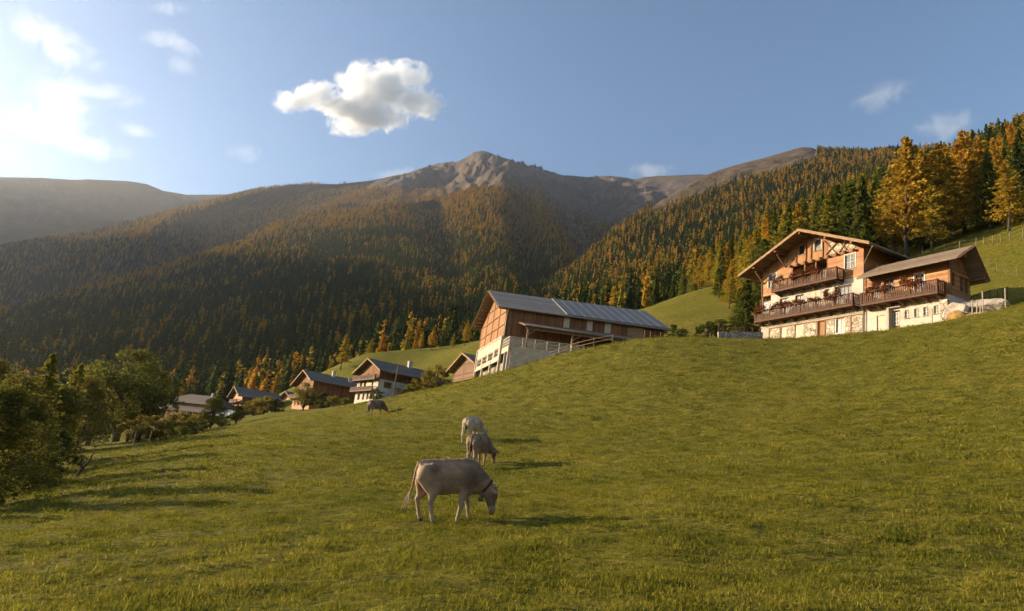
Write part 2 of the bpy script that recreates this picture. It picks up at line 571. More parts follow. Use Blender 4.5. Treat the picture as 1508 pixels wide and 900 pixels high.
main_mt, main_P, main_v, main_U = hill('mountain', 'rocky brown summit above larch forest with a notched crest', [
    [(-300, 600, 1700), (0, 560, 1700), (400, 520, 1700), (700, 500, 1500), (900, 470, 1300), (1100, 420, 1300)],
    [(-300, 480, 2200), (0, 430, 2200), (200, 380, 2400), (400, 350, 2600), (640, 345, 2400), (740, 350, 2300), (860, 380, 2400), (960, 350, 2300), (1100, 330, 2200)],
    [(-300, 400, 2800), (0, 380, 2800), (180, 345, 2900), (330, 305, 3100), (500, 288, 3300), (640, 290, 3200), (740, 285, 3000), (860, 320, 3200), (960, 300, 3000), (1100, 290, 3000)],
    [(-300, 380, 3200), (0, 365, 3200), (100, 350, 3200), (200, 325, 3200), (300, 298, 3200), (340, 289, 3300), (380, 279, 3400), (430, 272, 3500), (500, 271, 3600), (545, 266, 3700), (570, 261, 3700), (600, 255, 3800), (636, 246, 3900), (655, 245, 3900), (672, 241, 4000), (690, 230, 4000), (700, 225, 4000),
     (712, 224, 4000), (726, 229, 4000), (738, 235, 4000), (752, 241, 4000), (780, 246, 3900), (806, 253, 3900), (815, 256, 3900), (830, 260, 3800), (850, 261, 3800), (872, 262, 3800), (893, 260, 3700), (910, 261, 3700), (935, 264, 3700), (950, 261, 3700), (968, 259, 3700), (1000, 258, 3600), (1030, 257, 3600), (1100, 262, 3600)],
], M_ROCK, -280, 1100, 2.5, 44, (70, 0), 420, 115, 290, 9, edge_noise=.10, ridge_from=540, ridge_to=990, spur=spur_main)


def spur_mid(u, v):
    w = np.sin(np.pi * np.clip(v, 0, 1))
    return w * (.018 * np.sin(u / 47.0) + .012 * np.sin(u / 23.0 + 1)) + np.clip(v / .2, 0, 1) * np.clip((1.02 - v) / .12, 0, 1) * (.13 * bump1(u, 690 - 60 * v, 36) - .085 * bump1(u, 745 - 20 * v, 34) + .085 * bump1(u, 788 - 20 * v, 20) - .07 * bump1(u, 822, 24))


mid_mt, mid_P, mid_v, mid_U = hill('forest_hills', 'dark forested flank with a sunlit shoulder of larches across the valley', [
    [(-300, 640, 500), (0, 610, 520), (250, 590, 520), (500, 545, 520), (700, 505, 520), (850, 480, 600), (900, 470, 700)],
    [(-300, 560, 800), (0, 530, 850), (250, 500, 850), (500, 455, 850), (700, 430, 850), (850, 450, 900), (900, 450, 950)],
    [(-300, 500, 1200), (0, 478, 1300), (170, 440, 1400), (400, 375, 1600), (600, 345, 1700), (700, 360, 1500), (800, 400, 1400), (850, 430, 1300), (900, 440, 1300)],
    [(-300, 480, 1400), (0, 470, 1500), (60, 452, 1550), (120, 430, 1600), (200, 405, 1700), (270, 386, 1800), (340, 366, 1900), (400, 335, 2000), (450, 318, 2150), (520, 311, 2250), (600, 300, 2300), (650, 292, 2300), (700, 278, 2300), (740, 280, 2250), (790, 300, 2100), (830, 345, 1900), (860, 395, 1700), (900, 430, 1500)],
], M_FLOOR, -280, 880, 4, 26, (16, 0), 240, 0, 1, 21, edge_noise=.3, spur=spur_mid)

right_mt, right_P, right_v, right_U = hill('larch_hills', 'steep larch covered mountainside rising to a bare brown top', [
    [(720, 500, 480), (800, 490, 450), (900, 480, 420), (1050, 440, 400), (1200, 370, 400), (1350, 310, 400), (1508, 260, 400), (1700, 220, 400)],
    [(720, 500, 700), (800, 468, 700), (900, 430, 720), (1050, 370, 760), (1200, 315, 760), (1350, 275, 740), (1508, 250, 700), (1700, 215, 650)],
    [(720, 498, 860), (800, 450, 960), (850, 410, 1050), (900, 370, 1150), (1000, 310, 1300), (1100, 270, 1400), (1200, 250, 1350), (1350, 248, 1150), (1508, 240, 950), (1700, 210, 850)],
    [(720, 500, 900), (790, 456, 1000), (830, 417, 1120), (880, 374, 1280), (915, 338, 1400), (960, 306, 1600), (1000, 280, 1750), (1030, 262, 1850), (1050, 254, 1950), (1075, 246, 2050), (1100, 239, 2050), (1125, 233, 2100), (1150, 226, 2100), (1170, 220, 2100), (1183, 217, 2100), (1195, 218, 2080), (1208, 223, 2000), (1225, 230, 1800), (1260, 233, 1600), (1340, 234, 1400), (1400, 236, 1250), (1508, 238, 1050), (1700, 205, 950)],
], rock_material('larch_floor', (.13, .098, .068), (.105, .076, .04), .012), 730, 1690, 4, 30, (14, 0), 200, 18, 150, 33, edge_noise=.06)

# unseen ridge added at far left, crest heights shaped to shade the lower slopes
def shade_range():
    n = 60; t = np.linspace(0, 1, n)
    y = 1050 + t * 3900
    h = np.interp(y, [1050, 1130, 1250, 1400, 1600, 1800, 2100, 2300, 2450, 2600, 2800, 3300, 5000], [330, 690, 750, 810, 905, 955, 975, 1015, 1110, 1130, 1070, 1030, 1000]) + 25 * np.sin(t * 31)
    x = -3050 + 120 * np.sin(t * 7) - t * 1250
    rows = []
    for k, (dx, fz) in enumerate(((1500, 0), (750, .45), (300, .82), (0, 1), (-400, .7), (-1500, 0))):
        rows.append(np.stack([x + dx * np.clip(.25 + t, 0, 1) if k < 3 else x + dx, y, h * fz - (60 if fz == 0 else 0)], 1))
    P = np.array(rows)
    P[..., 2] += fbm(P[..., 0] / 260, P[..., 1] / 260, 4, 77) * 50 * (P[..., 2] > 50)
    return P


SR = shade_range()
o = link_mesh('shade_hills', np_mesh('shade_hills', SR.reshape(-1, 3), grid_faces(SR.shape[1], SR.shape[0]), True), M_FLOOR)
tag(o, 'unseen ridge added beyond the left edge to shade the valley slopes', 'mountain', kind='structure')

# ================================================================ tree material
def foliage_material(name, stops, island=.35, trans=.3, noise_scale=.5):
    """leaf colour picked by the tree's own tint (0..1), each clump a little lighter or darker"""
    m, nt, out = new_mat(name); g = NT(nt)
    a = g.node('ShaderNodeAttribute', attribute_type='INSTANCER', attribute_name='tint')
    geo = g.node('ShaderNodeNewGeometry')
    isl = geo.outputs['Random Per Island']
    n = g.noise(g.coord('Object'), noise_scale, 3, .6)
    f = g.math('ADD', a.outputs['Fac'], g.math('MULTIPLY', g.math('SUBTRACT', n, .5), .22))
    c = g.ramp(f, stops)
    k = g.math('ADD', 1 - island, g.math('MULTIPLY', isl, island * 2))
    c = g.mix(1.0, c, g.node('ShaderNodeCombineXYZ').outputs[0], 'MULTIPLY')
    comb = [x for x in nt.nodes if x.bl_idname == 'ShaderNodeCombineXYZ'][-1]
    for i in range(3): nt.links.new(k, comb.inputs[i])
    nt.links.new(g.leaf(c, trans), out.inputs[0])
    return m


CONIFER_STOPS = [(0.0, (.026, .042, .014)), (.28, (.056, .080, .021)), (.45, (.15, .16, .027)), (.6, (.36, .265, .035)), (.78, (.48, .265, .032)), (1.0, (.45, .20, .026))]
M_NEEDLES = foliage_material('conifer_needles', CONIFER_STOPS, trans=.42)
LEAF_STOPS = [(0.0, (.036, .056, .013)), (.3, (.075, .092, .02)), (.5, (.17, .155, .03)), (.75, (.28, .195, .04)), (1.0, (.36, .22, .04))]
M_LEAVES = foliage_material('broad_leaves', LEAF_STOPS, trans=.48)
WILLOW_STOPS = [(0.0, (.035, .045, .012)), (.3, (.07, .075, .018)), (.5, (.135, .125, .026)), (.75, (.21, .16, .035)), (1.0, (.27, .17, .04))]
M_WILLOW = foliage_material('yellowing_willow_leaves', WILLOW_STOPS, trans=.45)
M_BARK = simple_mat('grey_brown_bark', (.085, .065, .048), .45, 6, .95, .8, .04, (4, 4, .6))


def cards(P, N, size, rng, aspect=.55):
    """small leaf-spray quads at points P; N: main axis of each spray"""
    n = len(P)
    N = N / np.maximum(np.linalg.norm(N, axis=1, keepdims=True), 1e-9)
    rnd = rng.normal(size=(n, 3))
    S = np.cross(N, rnd); S /= np.maximum(np.linalg.norm(S, axis=1, keepdims=True), 1e-9)
    sz = (size * rng.uniform(.6, 1.35, n))[:, None]
    a = P - N * sz * .5; b = P + N * sz * .6
    s = S * sz * aspect * .5
    V = np.stack([a - s * .5, P - s + N * sz * .1, b, P + s + N * sz * .1], 1).reshape(-1, 3)
    F = np.arange(n * 4).reshape(n, 4)
    return V, F


def conifer_crown(rng, branches, per, width, size, base=.12, droop=.25, ragged=.35, power=.85):
    t = base + (1 - base) * rng.uniform(0, 1, branches) ** 1.15
    t = np.sort(t)
    ang = rng.uniform(0, 2 * np.pi, branches) 
    side = 1 + .22 * np.sin(ang + rng.uniform(0, 6)) 
    prof = np.clip((1 - t), 0, 1) ** power * np.clip((t - base) / .10 + .55, 0, 1)
    L = width * prof * side * (1 + ragged * rng.normal(size=branches)).clip(.35, 1.7) + .006
    q = rng.uniform(.12, 1, (branches, per)) ** .7
    d = np.stack([np.cos(ang), np.sin(ang)], 1)
    X = d[:, None, 0] * L[:, None] * q; Y = d[:, None, 1] * L[:, None] * q
    Z = t[:, None] - droop * L[:, None] * q ** 1.4 + rng.normal(0, .006, (branches, per))
    lat = rng.normal(0, .10, (branches, per)) * L[:, None] * q
    X += -d[:, None, 1] * lat; Y += d[:, None, 0] * lat
    P = np.stack([X, Y, Z], -1).reshape(-1, 3)
    ax = np.stack([d[:, None, 0] + rng.normal(0, .45, (branches, per)), d[:, None, 1] + rng.normal(0, .45, (branches, per)), -droop * 1.2 + rng.normal(0, .35, (branches, per))], -1).reshape(-1, 3)
    V, F = cards(P, ax, size, rng, .6)
    # leader shoot
    tp = np.stack([np.zeros(10), np.zeros(10), np.linspace(.90, 1.0, 10)], 1)
    V2, F2 = cards(tp, rng.normal(0, .3, (10, 3)) + np.array([0, 0, 1]), size * .8, rng, .4)
    return np.vstack([V, V2]), np.vstack([F, F2 + len(V)])


def trunk_mesh(name, rng, r0, top=.93, n=7, segs=6, lean=.01, limbs=None):
    b = MB()
    xs = rng.normal(0, lean, (segs + 1, 2)); xs[0] = 0
    pts = [(xs[i, 0], xs[i, 1], -.03 + (top + .03) * i / segs) for i in range(segs + 1)]
    rr = [r0 * (1 - .93 * i / segs) * (1.25 if i == 0 else 1) for i in range(segs + 1)]
    b.tube(pts, rr, n)
    if limbs is not None:
        for pl, rl in limbs: b.tube(pl, rl, 5)
    me = bpy.data.meshes.new(name); me.from_pydata(b.v, [], b.f)
    me.polygons.foreach_set('use_smooth', np.full(len(me.polygons), True, bool)); me.materials.append(M_BARK)
    return me


def conifer_set(kind, n, branches, per, seed):
    out = []
    for i in range(n):
        rng = np.random.default_rng(seed + i)
        if kind == 'larch':
            V, F = conifer_crown(rng, branches, per, rng.uniform(.17, .215), .023, rng.uniform(.16, .24), .05, .35, .72)
        else:
            V, F = conifer_crown(rng, branches, per, rng.uniform(.13, .165), .024, rng.uniform(.05, .11), .42, .22, .88)
        c = np_mesh(kind + '_crown', V, F); c.materials.append(M_NEEDLES)
        limbs = []
        for k in range(14):
            t = rng.uniform(.15, .75); a = rng.uniform(0, 6.28); L = .14 * (1 - t)
            limbs.append(([(0, 0, t), (math.cos(a) * L, math.sin(a) * L, t + (.01 if kind == 'larch' else -.03))], [.0035, .001]))
        out.append((c, trunk_mesh(kind + '_trunk', rng, .0135, limbs=limbs)))
    return out


LARCH = conifer_set('larch', 5, 250, 24, 100)
SPRUCE = conifer_set('spruce', 5, 260, 24, 200)


def tree_thing(name, meshes, loc, h, tint, label, cat='tree', group=None, wide=1.0, rz=None, mat=None):
    o = empty(name, loc, random.uniform(0, 6.28) if rz is None else rz, label, cat, group)
    c = bpy.data.objects.new('crown', meshes[0]); COL.objects.link(c); c.parent = o; c['tint'] = float(tint)
    t = bpy.data.objects.new('trunk', meshes[1]); COL.objects.link(t); t.parent = o
    o.scale = (h * wide, h * wide, h)
    return o


# ---------------------------------------------------------------- broadleaf trees
def broadleaf(seed, spread=.36, base=.22, lobes=26, leaves=3600, size=.035, upright=.0, trunk_r=.026, multi=1, mat=None, tight=1.0):
    """crown of leaf sprays round the ends of limbs; unit height"""
    rng = np.random.default_rng(seed)
    limbs = []; ends = []
    stems = [(0.0, 0.0)] if multi == 1 else [(rng.normal(0, .05), rng.normal(0, .05)) for _ in range(multi)]
    for k in range(lobes):
        t = rng.uniform(0, 1)
        z = base + (1 - base) * (.12 + .82 * t)
        rr = spread * math.sin(math.pi * min(max((t * .82 + .16), 0), 1)) ** .7 * rng.uniform(.35, 1.0)
        if upright: rr = spread * (1 - t) ** .6 * rng.uniform(.3, 1.0)
        a = rng.uniform(0, 6.283)
        e = np.array([math.cos(a) * rr, math.sin(a) * rr, z])
        s = stems[k % len(stems)]
        z0 = max(.08, z - rr * rng.uniform(.7, 1.2) - .08)
        ends.append(e)
        mid = np.array([s[0] + e[0] * .45, s[1] + e[1] * .45, z0 + (z - z0) * .6])
        limbs.append(([(s[0] * min(1, z0 * 3), s[1] * min(1, z0 * 3), z0), tuple(mid), tuple(e)], [trunk_r * .38, trunk_r * .22, trunk_r * .06]))
    ends = np.array(ends)
    which = rng.integers(0, lobes, leaves)
    rad_ = rng.uniform(.065, .125, lobes)[which] * (1.0 + .5 * spread) * tight
    d = rng.normal(size=(leaves, 3)); d /= np.linalg.norm(d, axis=1, keepdims=True)
    P = ends[which] + d * (rad_ * rng.uniform(.35, 1.05, leaves) ** .6)[:, None] * np.array([1, 1, .8])
    P[:, 2] = np.minimum(P[:, 2], 1.0)
    V, F = cards(P, d + rng.normal(0, .6, (leaves, 3)), size, rng, .7)
    c = np_mesh('leaf_crown', V, F); c.materials.append(mat or M_LEAVES)
    b = MB()
    for s in stems:
        b.tube([(s[0] * .2, s[1] * .2, -.04), (s[0] * .6, s[1] * .6, .2), (s[0], s[1], .5), (s[0] * 1.2, s[1] * 1.2, .8)], [trunk_r * 1.2, trunk_r * .9, trunk_r * .5, trunk_r * .15], 7)
    for pl, rl in limbs: b.tube(pl, rl, 5)
    me = bpy.data.meshes.new('leaf_trunk'); me.from_pydata(b.v, [], b.f)
    me.polygons.foreach_set('use_smooth', np.full(len(me.polygons), True, bool)); me.materials.append(M_BARK)
    return c, me


# ---------------------------------------------------------------- distant forest, one object, instanced from its own geometry
def far_tree(rng, larch):
    if larch:
        V, F = conifer_crown(rng, 34, 3, .17, .10, .10, .08, .3, .75)
    else:
        V, F = conifer_crown(rng, 38, 3, .135, .10, .03, .45, .2, .85)
    # dense heart of the crown
    k = 6; a = np.arange(k) / k * 2 * np.pi
    w = (.085 if larch else .075)
    ring = np.stack([np.cos(a) * w, np.sin(a) * w, np.full(k, .12)], 1); ring2 = np.stack([np.cos(a + .5) * w * .6, np.sin(a + .5) * w * .6, np.full(k, .5)], 1)
    tip = np.array([[0, 0, .95]] * k)
    n0 = len(V); V = np.vstack([V, ring, ring2, tip])
    q = [[n0 + i, n0 + (i + 1) % k, n0 + k + (i + 1) % k, n0 + k + i] for i in range(k)]
    q += [[n0 + k + i, n0 + k + (i + 1) % k, n0 + 2 * k + (i + 1) % k, n0 + 2 * k + i] for i in range(k)]
    return V, np.vstack([F, np.array(q)])


def instanced(name, label, sources, pts, pick, scl, rot, tint, mats, tilt=None):
    """one object whose own mesh carries K source shapes and loose points; a node group stands a source on each point"""
    K = len(sources)
    V = [s[0] for s in sources]; off = np.cumsum([0] + [len(v) for v in V])
    F = [s[1] + off[i] for i, s in enumerate(sources)]
    nsrc = off[-1]; npt = len(pts)
    me = np_mesh(name, np.vstack(V + [pts]), np.vstack(F))
    def attr(nm, typ, vals):
        a = me.attributes.new(nm, typ, 'POINT'); a.data.foreach_set('value', vals)
    src = np.concatenate([np.full(len(v), i + 1) for i, v in enumerate(V)] + [np.zeros(npt)]).astype(np.int32)
    attr('src', 'INT', src)
    attr('pick', 'INT', np.concatenate([np.full(nsrc, -1), pick]).astype(np.int32))
    attr('tint', 'FLOAT', np.concatenate([np.zeros(nsrc), tint]).astype(np.float32))
    sc = np.zeros((nsrc + npt, 3), np.float32); sc[nsrc:] = scl
    a = me.attributes.new('scl', 'FLOAT_VECTOR', 'POINT'); a.data.foreach_set('vector', sc.ravel())
    ro = np.zeros((nsrc + npt, 3), np.float32); ro[nsrc:] = rot
    a = me.attributes.new('rot', 'FLOAT_VECTOR', 'POINT'); a.data.foreach_set('vector', ro.ravel())
    o = link_mesh(name, me, mats); tag(o, label, name.replace('_', ' '), kind='stuff')
    ng = bpy.data.node_groups.new(name + '_nodes', 'GeometryNodeTree')
    ng.interface.new_socket('Geometry', in_out='INPUT', socket_type='NodeSocketGeometry')
    ng.interface.new_socket('Geometry', in_out='OUTPUT', socket_type='NodeSocketGeometry')
    nd = ng.nodes; L = ng.links.new
    gi = nd.new('NodeGroupInput'); go = nd.new('NodeGroupOutput')
    def named(nm, typ):
        n = nd.new('GeometryNodeInputNamedAttribute'); n.data_type = typ; n.inputs['Name'].default_value = nm
        return [x for x in n.outputs if x.enabled][0]
    def equal(sock, val):
        n = nd.new('FunctionNodeCompare'); n.data_type = 'INT'; n.operation = 'EQUAL'
        ins = [x for x in n.inputs if x.enabled]
        L(sock, ins[0]); ins[1].default_value = val
        return n.outputs[0]
    join = nd.new('GeometryNodeJoinGeometry')
    s_src, s_pick = named('src', 'INT'), named('pick', 'INT')
    s_scl, s_rot = named('scl', 'FLOAT_VECTOR'), named('rot', 'FLOAT_VECTOR')
    for k in range(K):
        sep = nd.new('GeometryNodeSeparateGeometry'); sep.domain = 'POINT'
        L(gi.outputs[0], sep.inputs[0]); L(equal(s_src, k + 1), sep.inputs[1])
        sp = nd.new('GeometryNodeSeparateGeometry'); sp.domain = 'POINT'
        L(gi.outputs[0], sp.inputs[0]); L(equal(s_pick, k), sp.inputs[1])
        iop = nd.new('GeometryNodeInstanceOnPoints')
        L(sp.outputs[0], iop.inputs['Points']); L(sep.outputs[0], iop.inputs['Instance'])
        L(s_scl, iop.inputs['Scale'])
        er = nd.new('FunctionNodeEulerToRotation'); L(s_rot, er.inputs[0]); L(er.outputs[0], iop.inputs['Rotation'])
        L(iop.outputs[0], join.inputs[0])
    L(join.outputs[0], go.inputs[0])
    md = o.modifiers.new('scatter', 'NODES'); md.node_group = ng
    return o


def scatter(P, v, U, per_area, keep, rng):
    """random points on a lofted hill; keep(u, v, pos) -> probability"""
    a, b, c, d = P[:-1, :-1], P[:-1, 1:], P[1:, 1:], P[1:, :-1]
    area = np.linalg.norm(np.cross(b - a, d - a), axis=-1)
    n = rng.poisson(area * per_area)
    idx = np.repeat(np.arange(n.size), n.ravel())
    i, j = np.unravel_index(idx, n.shape)
    s = rng.uniform(size=len(idx))[:, None]; t = rng.uniform(size=len(idx))[:, None]
    Q = a[i, j] * (1 - s) * (1 - t) + b[i, j] * s * (1 - t) + c[i, j] * s * t + d[i, j] * (1 - s) * t
    vv = v[i, j] + t[:, 0] * (v[1, 0] - v[0, 0]); uu = U[i, j] + s[:, 0] * (U[0, 1] - U[0, 0])
    ok = rng.uniform(size=len(idx)) < keep(uu, vv, Q)
    return Q[ok], uu[ok], vv[ok]


def build_forest():
    rng = np.random.default_rng(5)
    sources = [far_tree(np.random.default_rng(300 + i), i < 3) for i in range(6)]
    PT, TI, SC = [], [], []
    def add(Q, larch_p, hmin, hmax, tints=(.55, 1.0)):
        n = len(Q)
        isl = rng.uniform(size=n) < larch_p
        ti = np.where(isl, rng.uniform(tints[0], tints[1], n), rng.uniform(0, .38, n))
        h = rng.uniform(hmin, hmax, n) * np.where(isl, .95, 1.0)
        PT.append(Q); TI.append(ti); SC.append(h)
    px_, py_, _ = None, None, None
    # main mountain: trees below a ragged tree line
    def keep_main(u, v, Q):
        px, py, _ = proj(Q)
        line = np.interp(px, [-300, 0, 200, 300, 380, 450, 540, 600, 650, 690, 740, 790, 830, 880, 930, 1100], [100, 100, 100, 250, 262, 268, 272, 276, 282, 284, 268, 272, 300, 322, 335, 330])
        nn = fbm(Q[:, 0] / 150, Q[:, 1] / 150, 3, 61) * 16
        p = np.clip((py - line - nn) / 14, 0, 1)
        gully = bump1(px, 845 + (py - 330) * .25, 28) * (py < 420)
        return p * (1 - .5 * gully)
    Q, u, v = scatter(main_P, main_v, main_U, 1 / 62.0, keep_main, rng)
    px, py, _ = proj(Q)
    lp = .54 + .42 * fbm(Q[:, 0] / 220, Q[:, 1] / 220, 3, 71) + .25 * np.clip((330 - py) / 60, -1, .6)
    add(Q, lp, 12, 20)
    # dark flank
    def keep_mid(u, v, Q): return np.ones(len(Q)) * .97
    Q, u, v = scatter(mid_P, mid_v, mid_U, 1 / 46.0, keep_mid, rng)
    lp = .13 + .58 * np.clip((v - .66) / .25, 0, 1) + .42 * fbm(Q[:, 0] / 160, Q[:, 1] / 160, 3, 72)
    add(Q, lp, 12, 22, (.56, .95))
    # larch mountainside on the right, bare at the top
    def keep_right(u, v, Q):
        px, py, _ = proj(Q)
        line = np.interp(px, [720, 930, 960, 1000, 1040, 1070, 1110, 1160, 1200, 1230, 1300, 1700], [100, 100, 316, 300, 285, 272, 262, 252, 240, 100, 100, 100])
        return np.clip((py - line + fbm(Q[:, 0] / 60, Q[:, 1] / 60, 3, 63) * 10) / 8, 0, 1)
    Q, u, v = scatter(right_P, right_v, right_U, 1 / 42.0, keep_right, rng)
    lp = .30 + .55 * fbm(Q[:, 0] / 90, Q[:, 1] / 90, 3, 73) + .2 * np.clip((v - .5) / .4, 0, 1)
    add(Q, lp, 12, 22, (.52, .92))
    # valley floor trees at the foot of the flank
    n = 2600
    x = rng.uniform(-420, 120, n); y = rng.uniform(290, 620, n)
    z = ground_z(x, y); Q = np.stack([x, y, z], 1)
    px, py, _ = proj(Q)
    ok = (np.hypot(x, y) > np.interp(px, [0, 300, 460, 520, 580, 660, 720, 850], [290, 290, 300, 300, 285, 265, 265, 300]))
    add(Q[ok], .25, 12, 24, (.55, .9))
    P = np.vstack(PT); ti = np.concatenate(TI); h = np.concatenate(SC)
    pick = np.where(ti > .45, rng.integers(0, 3, len(P)), rng.integers(3, 6, len(P)))
    wv = rng.uniform(.85, 1.3, len(P))
    scl = np.stack([h * wv, h * wv, h], 1); rot = np.stack([np.zeros(len(P)), np.zeros(len(P)), rng.uniform(0, 6.28, len(P))], 1)
    P[:, 2] -= .6
    print('forest trees', len(P))
    return P, pick, scl, rot, ti, sources


FOREST = build_forest()

# ================================================================ wood on the right-hand slope: individual trees
EDGE_PX = [720, 850, 960, 1030, 1048, 1075, 1100, 1150, 1250, 1340, 1400, 1508, 1650]
EDGE_R = [440, 430, 400, 205, 170, 118, 108, 110, 130, 138, 141, 135, 130]


def build_woods():
    rng = np.random.default_rng(15)
    global FOREST
    cand = []
    n = 9000
    r = np.sqrt(rng.uniform(100 ** 2, 470 ** 2, n)); a = rng.uniform(rad(2), rad(52), n)
    x = r * np.sin(a); y = r * np.cos(a); z = ground_z(x, y)
    Q = np.stack([x, y, z], 1); px, py, dep = proj(Q)
    ok = (r > np.interp(px, EDGE_PX, EDGE_R) + rng.uniform(0, 10, n)) & (px > 850) & (px < 1640)
    Q = Q[ok]; r = r[ok]; px = px[ok]
    order = np.argsort(r); kept = []
    kp = np.zeros((0, 2))
    for i in order:
        if len(kp):
            dmin = 4.6 if r[i] < 200 else 5.2
            if np.min(((kp - Q[i, :2]) ** 2).sum(1)) < dmin ** 2: continue
        kp = np.vstack([kp, Q[i, :2]]); kept.append(i)
    Q = Q[kept]; r = r[kept]; px = px[kept]
    return Q, r, px


wq, wr, wpx = build_woods()
_rng = np.random.default_rng(41)
wt, wh, wl = [], [], []
for q, r, px in zip(wq, wr, wpx):
    nz = float(fbm(np.array([q[0] / 45]), np.array([q[1] / 45]), 3, 81)[0])
    if px < 1045: lp = .62
    elif px < 1115: lp = .55
    elif px < 1300: lp = .26
    elif px < 1460: lp = .55
    else: lp = .16
    if r > 230: lp = .3
    larch = _rng.uniform() < lp + .5 * nz
    if larch: ti = _rng.uniform(.48, .66) if px < 1300 and _rng.uniform() < .7 else _rng.uniform(.55, .82)
    else: ti = _rng.uniform(.32, .53) if px < 1330 else _rng.uniform(.20, .44)
    h = _rng.uniform(13, 20) if px > 1115 else _rng.uniform(9, 15)
    if px > 1300: h = _rng.uniform(11, 17) if r > 170 else _rng.uniform(13, 19)
    wt.append(ti); wh.append(h); wl.append(larch)
NEAR = 290
order = np.argsort(wr - np.array(wh) * 2.0)
n_l = n_s = 0
rest = []
for k, i in enumerate(order):
    vis = -40 < wpx[i] < 1560
    if not vis or k >= NEAR * 1.25:
        rest.append(i); continue
    q = wq[i]
    if wl[i]:
        tree_thing('larch_tree', LARCH[n_l % 5], (q[0], q[1], q[2] - .2), wh[i], wt[i], 'autumn larch among the spruces of the wood above the farmhouse', group='autumn larches in the wood above the farmhouse'); n_l += 1
    else:
        tree_thing('spruce_tree', SPRUCE[n_s % 5], (q[0], q[1], q[2] - .2), wh[i], wt[i], 'dark green spruce in the wood above the farmhouse', group='spruces in the wood above the farmhouse'); n_s += 1
print('woods', len(wq), 'larch', n_l, 'spruce', n_s, 'rest', len(rest))
P, pick, scl, rot, ti, srcs = FOREST
rest = np.array(rest, int)
rq = wq[rest].copy(); rq[:, 2] -= .4
rt = np.array(wt)[rest]; rh = np.array(wh)[rest]; rl = np.array(wl)[rest]
rp = np.where(rl, _rng.integers(0, 3, len(rest)), _rng.integers(3, 6, len(rest)))
P = np.vstack([P, rq]); pick = np.concatenate([pick, rp]); ti = np.concatenate([ti, rt])
scl = np.vstack([scl, np.stack([rh * 1.05, rh * 1.05, rh], 1)]); rot = np.vstack([rot, np.stack([rh * 0, rh * 0, _rng.uniform(0, 6.28, len(rh))], 1)])
forest = instanced('forest', 'far forest of dark spruces and orange autumn larches covering the mountainsides', srcs, P, pick, scl, rot, ti, M_NEEDLES)

# ================================================================ building materials
M_PLASTER = simple_mat('limewashed_plaster', (.47, .41, .345), .10, 1.2, .9, .25, .02, dirt=(.24, .19, .145), dirt_scale=.5)
M_PLASTER_GREY = simple_mat('grey_limewash', (.50, .47, .43), .14, 1.0, .9, .3, .02, dirt=(.33, .29, .25), dirt_scale=.6)
M_CREAM = simple_mat('cream_render', (.39, .33, .26), .14, 1.5, .9, .3, .02, dirt=(.22, .17, .125), dirt_scale=.7)
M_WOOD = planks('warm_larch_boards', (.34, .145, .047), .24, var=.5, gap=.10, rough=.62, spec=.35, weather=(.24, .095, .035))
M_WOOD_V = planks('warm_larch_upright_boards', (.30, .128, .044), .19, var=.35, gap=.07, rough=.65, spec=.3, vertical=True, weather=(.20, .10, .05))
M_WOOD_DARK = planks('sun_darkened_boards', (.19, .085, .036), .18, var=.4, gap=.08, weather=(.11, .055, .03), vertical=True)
M_WOOD_DARK_H = planks('sun_darkened_logs', (.17, .095, .055), .24, var=.45, gap=.14, weather=(.09, .06, .045))
M_BEAM = simple_mat('old_timber', (.20, .095, .042), .35, 2.2, .75, .5, .015, (6, 6, 1), dirt=(.10, .055, .03))
M_BEAM_PALE = simple_mat('pale_timber', (.27, .165, .09), .25, 2.2, .8, .4, .012, (6, 6, 1))
M_BALC = simple_mat('balcony_timber', (.085, .038, .020), .35, 3.0, .7, .5, .01, (5, 5, 1), dirt=(.09, .045, .025))
M_SHINGLE = planks('weathered_shingles', (.19, .14, .10), .22, var=.30, gap=.10, rough=.9)
M_BARN_ROOF = planks('pale_grey_shingles', (.20, .175, .155), .22, var=.28, gap=.08, rough=.8)
M_SLATE = planks('grey_slates', (.125, .10, .078), .25, var=.25, gap=.08, rough=.75)
M_WHITE_WOOD = simple_mat('white_painted_wood', (.44, .365, .28), .14, 3, .6, .3, .008, (3, 3, 1), dirt=(.45, .36, .27))
M_FRAME = simple_mat('white_window_frame', (.48, .43, .37), .05, 3, .5, .1)
M_FRAME_BROWN = simple_mat('brown_window_frame', (.16, .085, .045), .2, 3, .6, .2)
M_CONCRETE = simple_mat('weathered_concrete', (.47, .365, .25), .22, 1.6, .95, .5, .02, dirt=(.31, .24, .165), dirt_scale=.9)
M_METAL = simple_mat('zinc_pipe', (.17, .13, .10), .2, 4, .5, .1, spec=.5)
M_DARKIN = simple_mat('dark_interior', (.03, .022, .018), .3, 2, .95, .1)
M_RED = None


def glass_material():
    m, nt, out = new_mat('window_glass'); g = NT(nt)
    n = g.noise(g.coord('Object'), .9, 3, .5)
    c = g.ramp(n, [(.35, (.010, .011, .013)), (.65, (.05, .047, .043))])
    b = g.bump(g.noise(g.coord('Object'), 1.6, 2, .5), .06, .05)
    s = g.principled(c, .06, b, .7)
    nt.links.new(s, out.inputs[0]); return m


M_GLASS = glass_material()


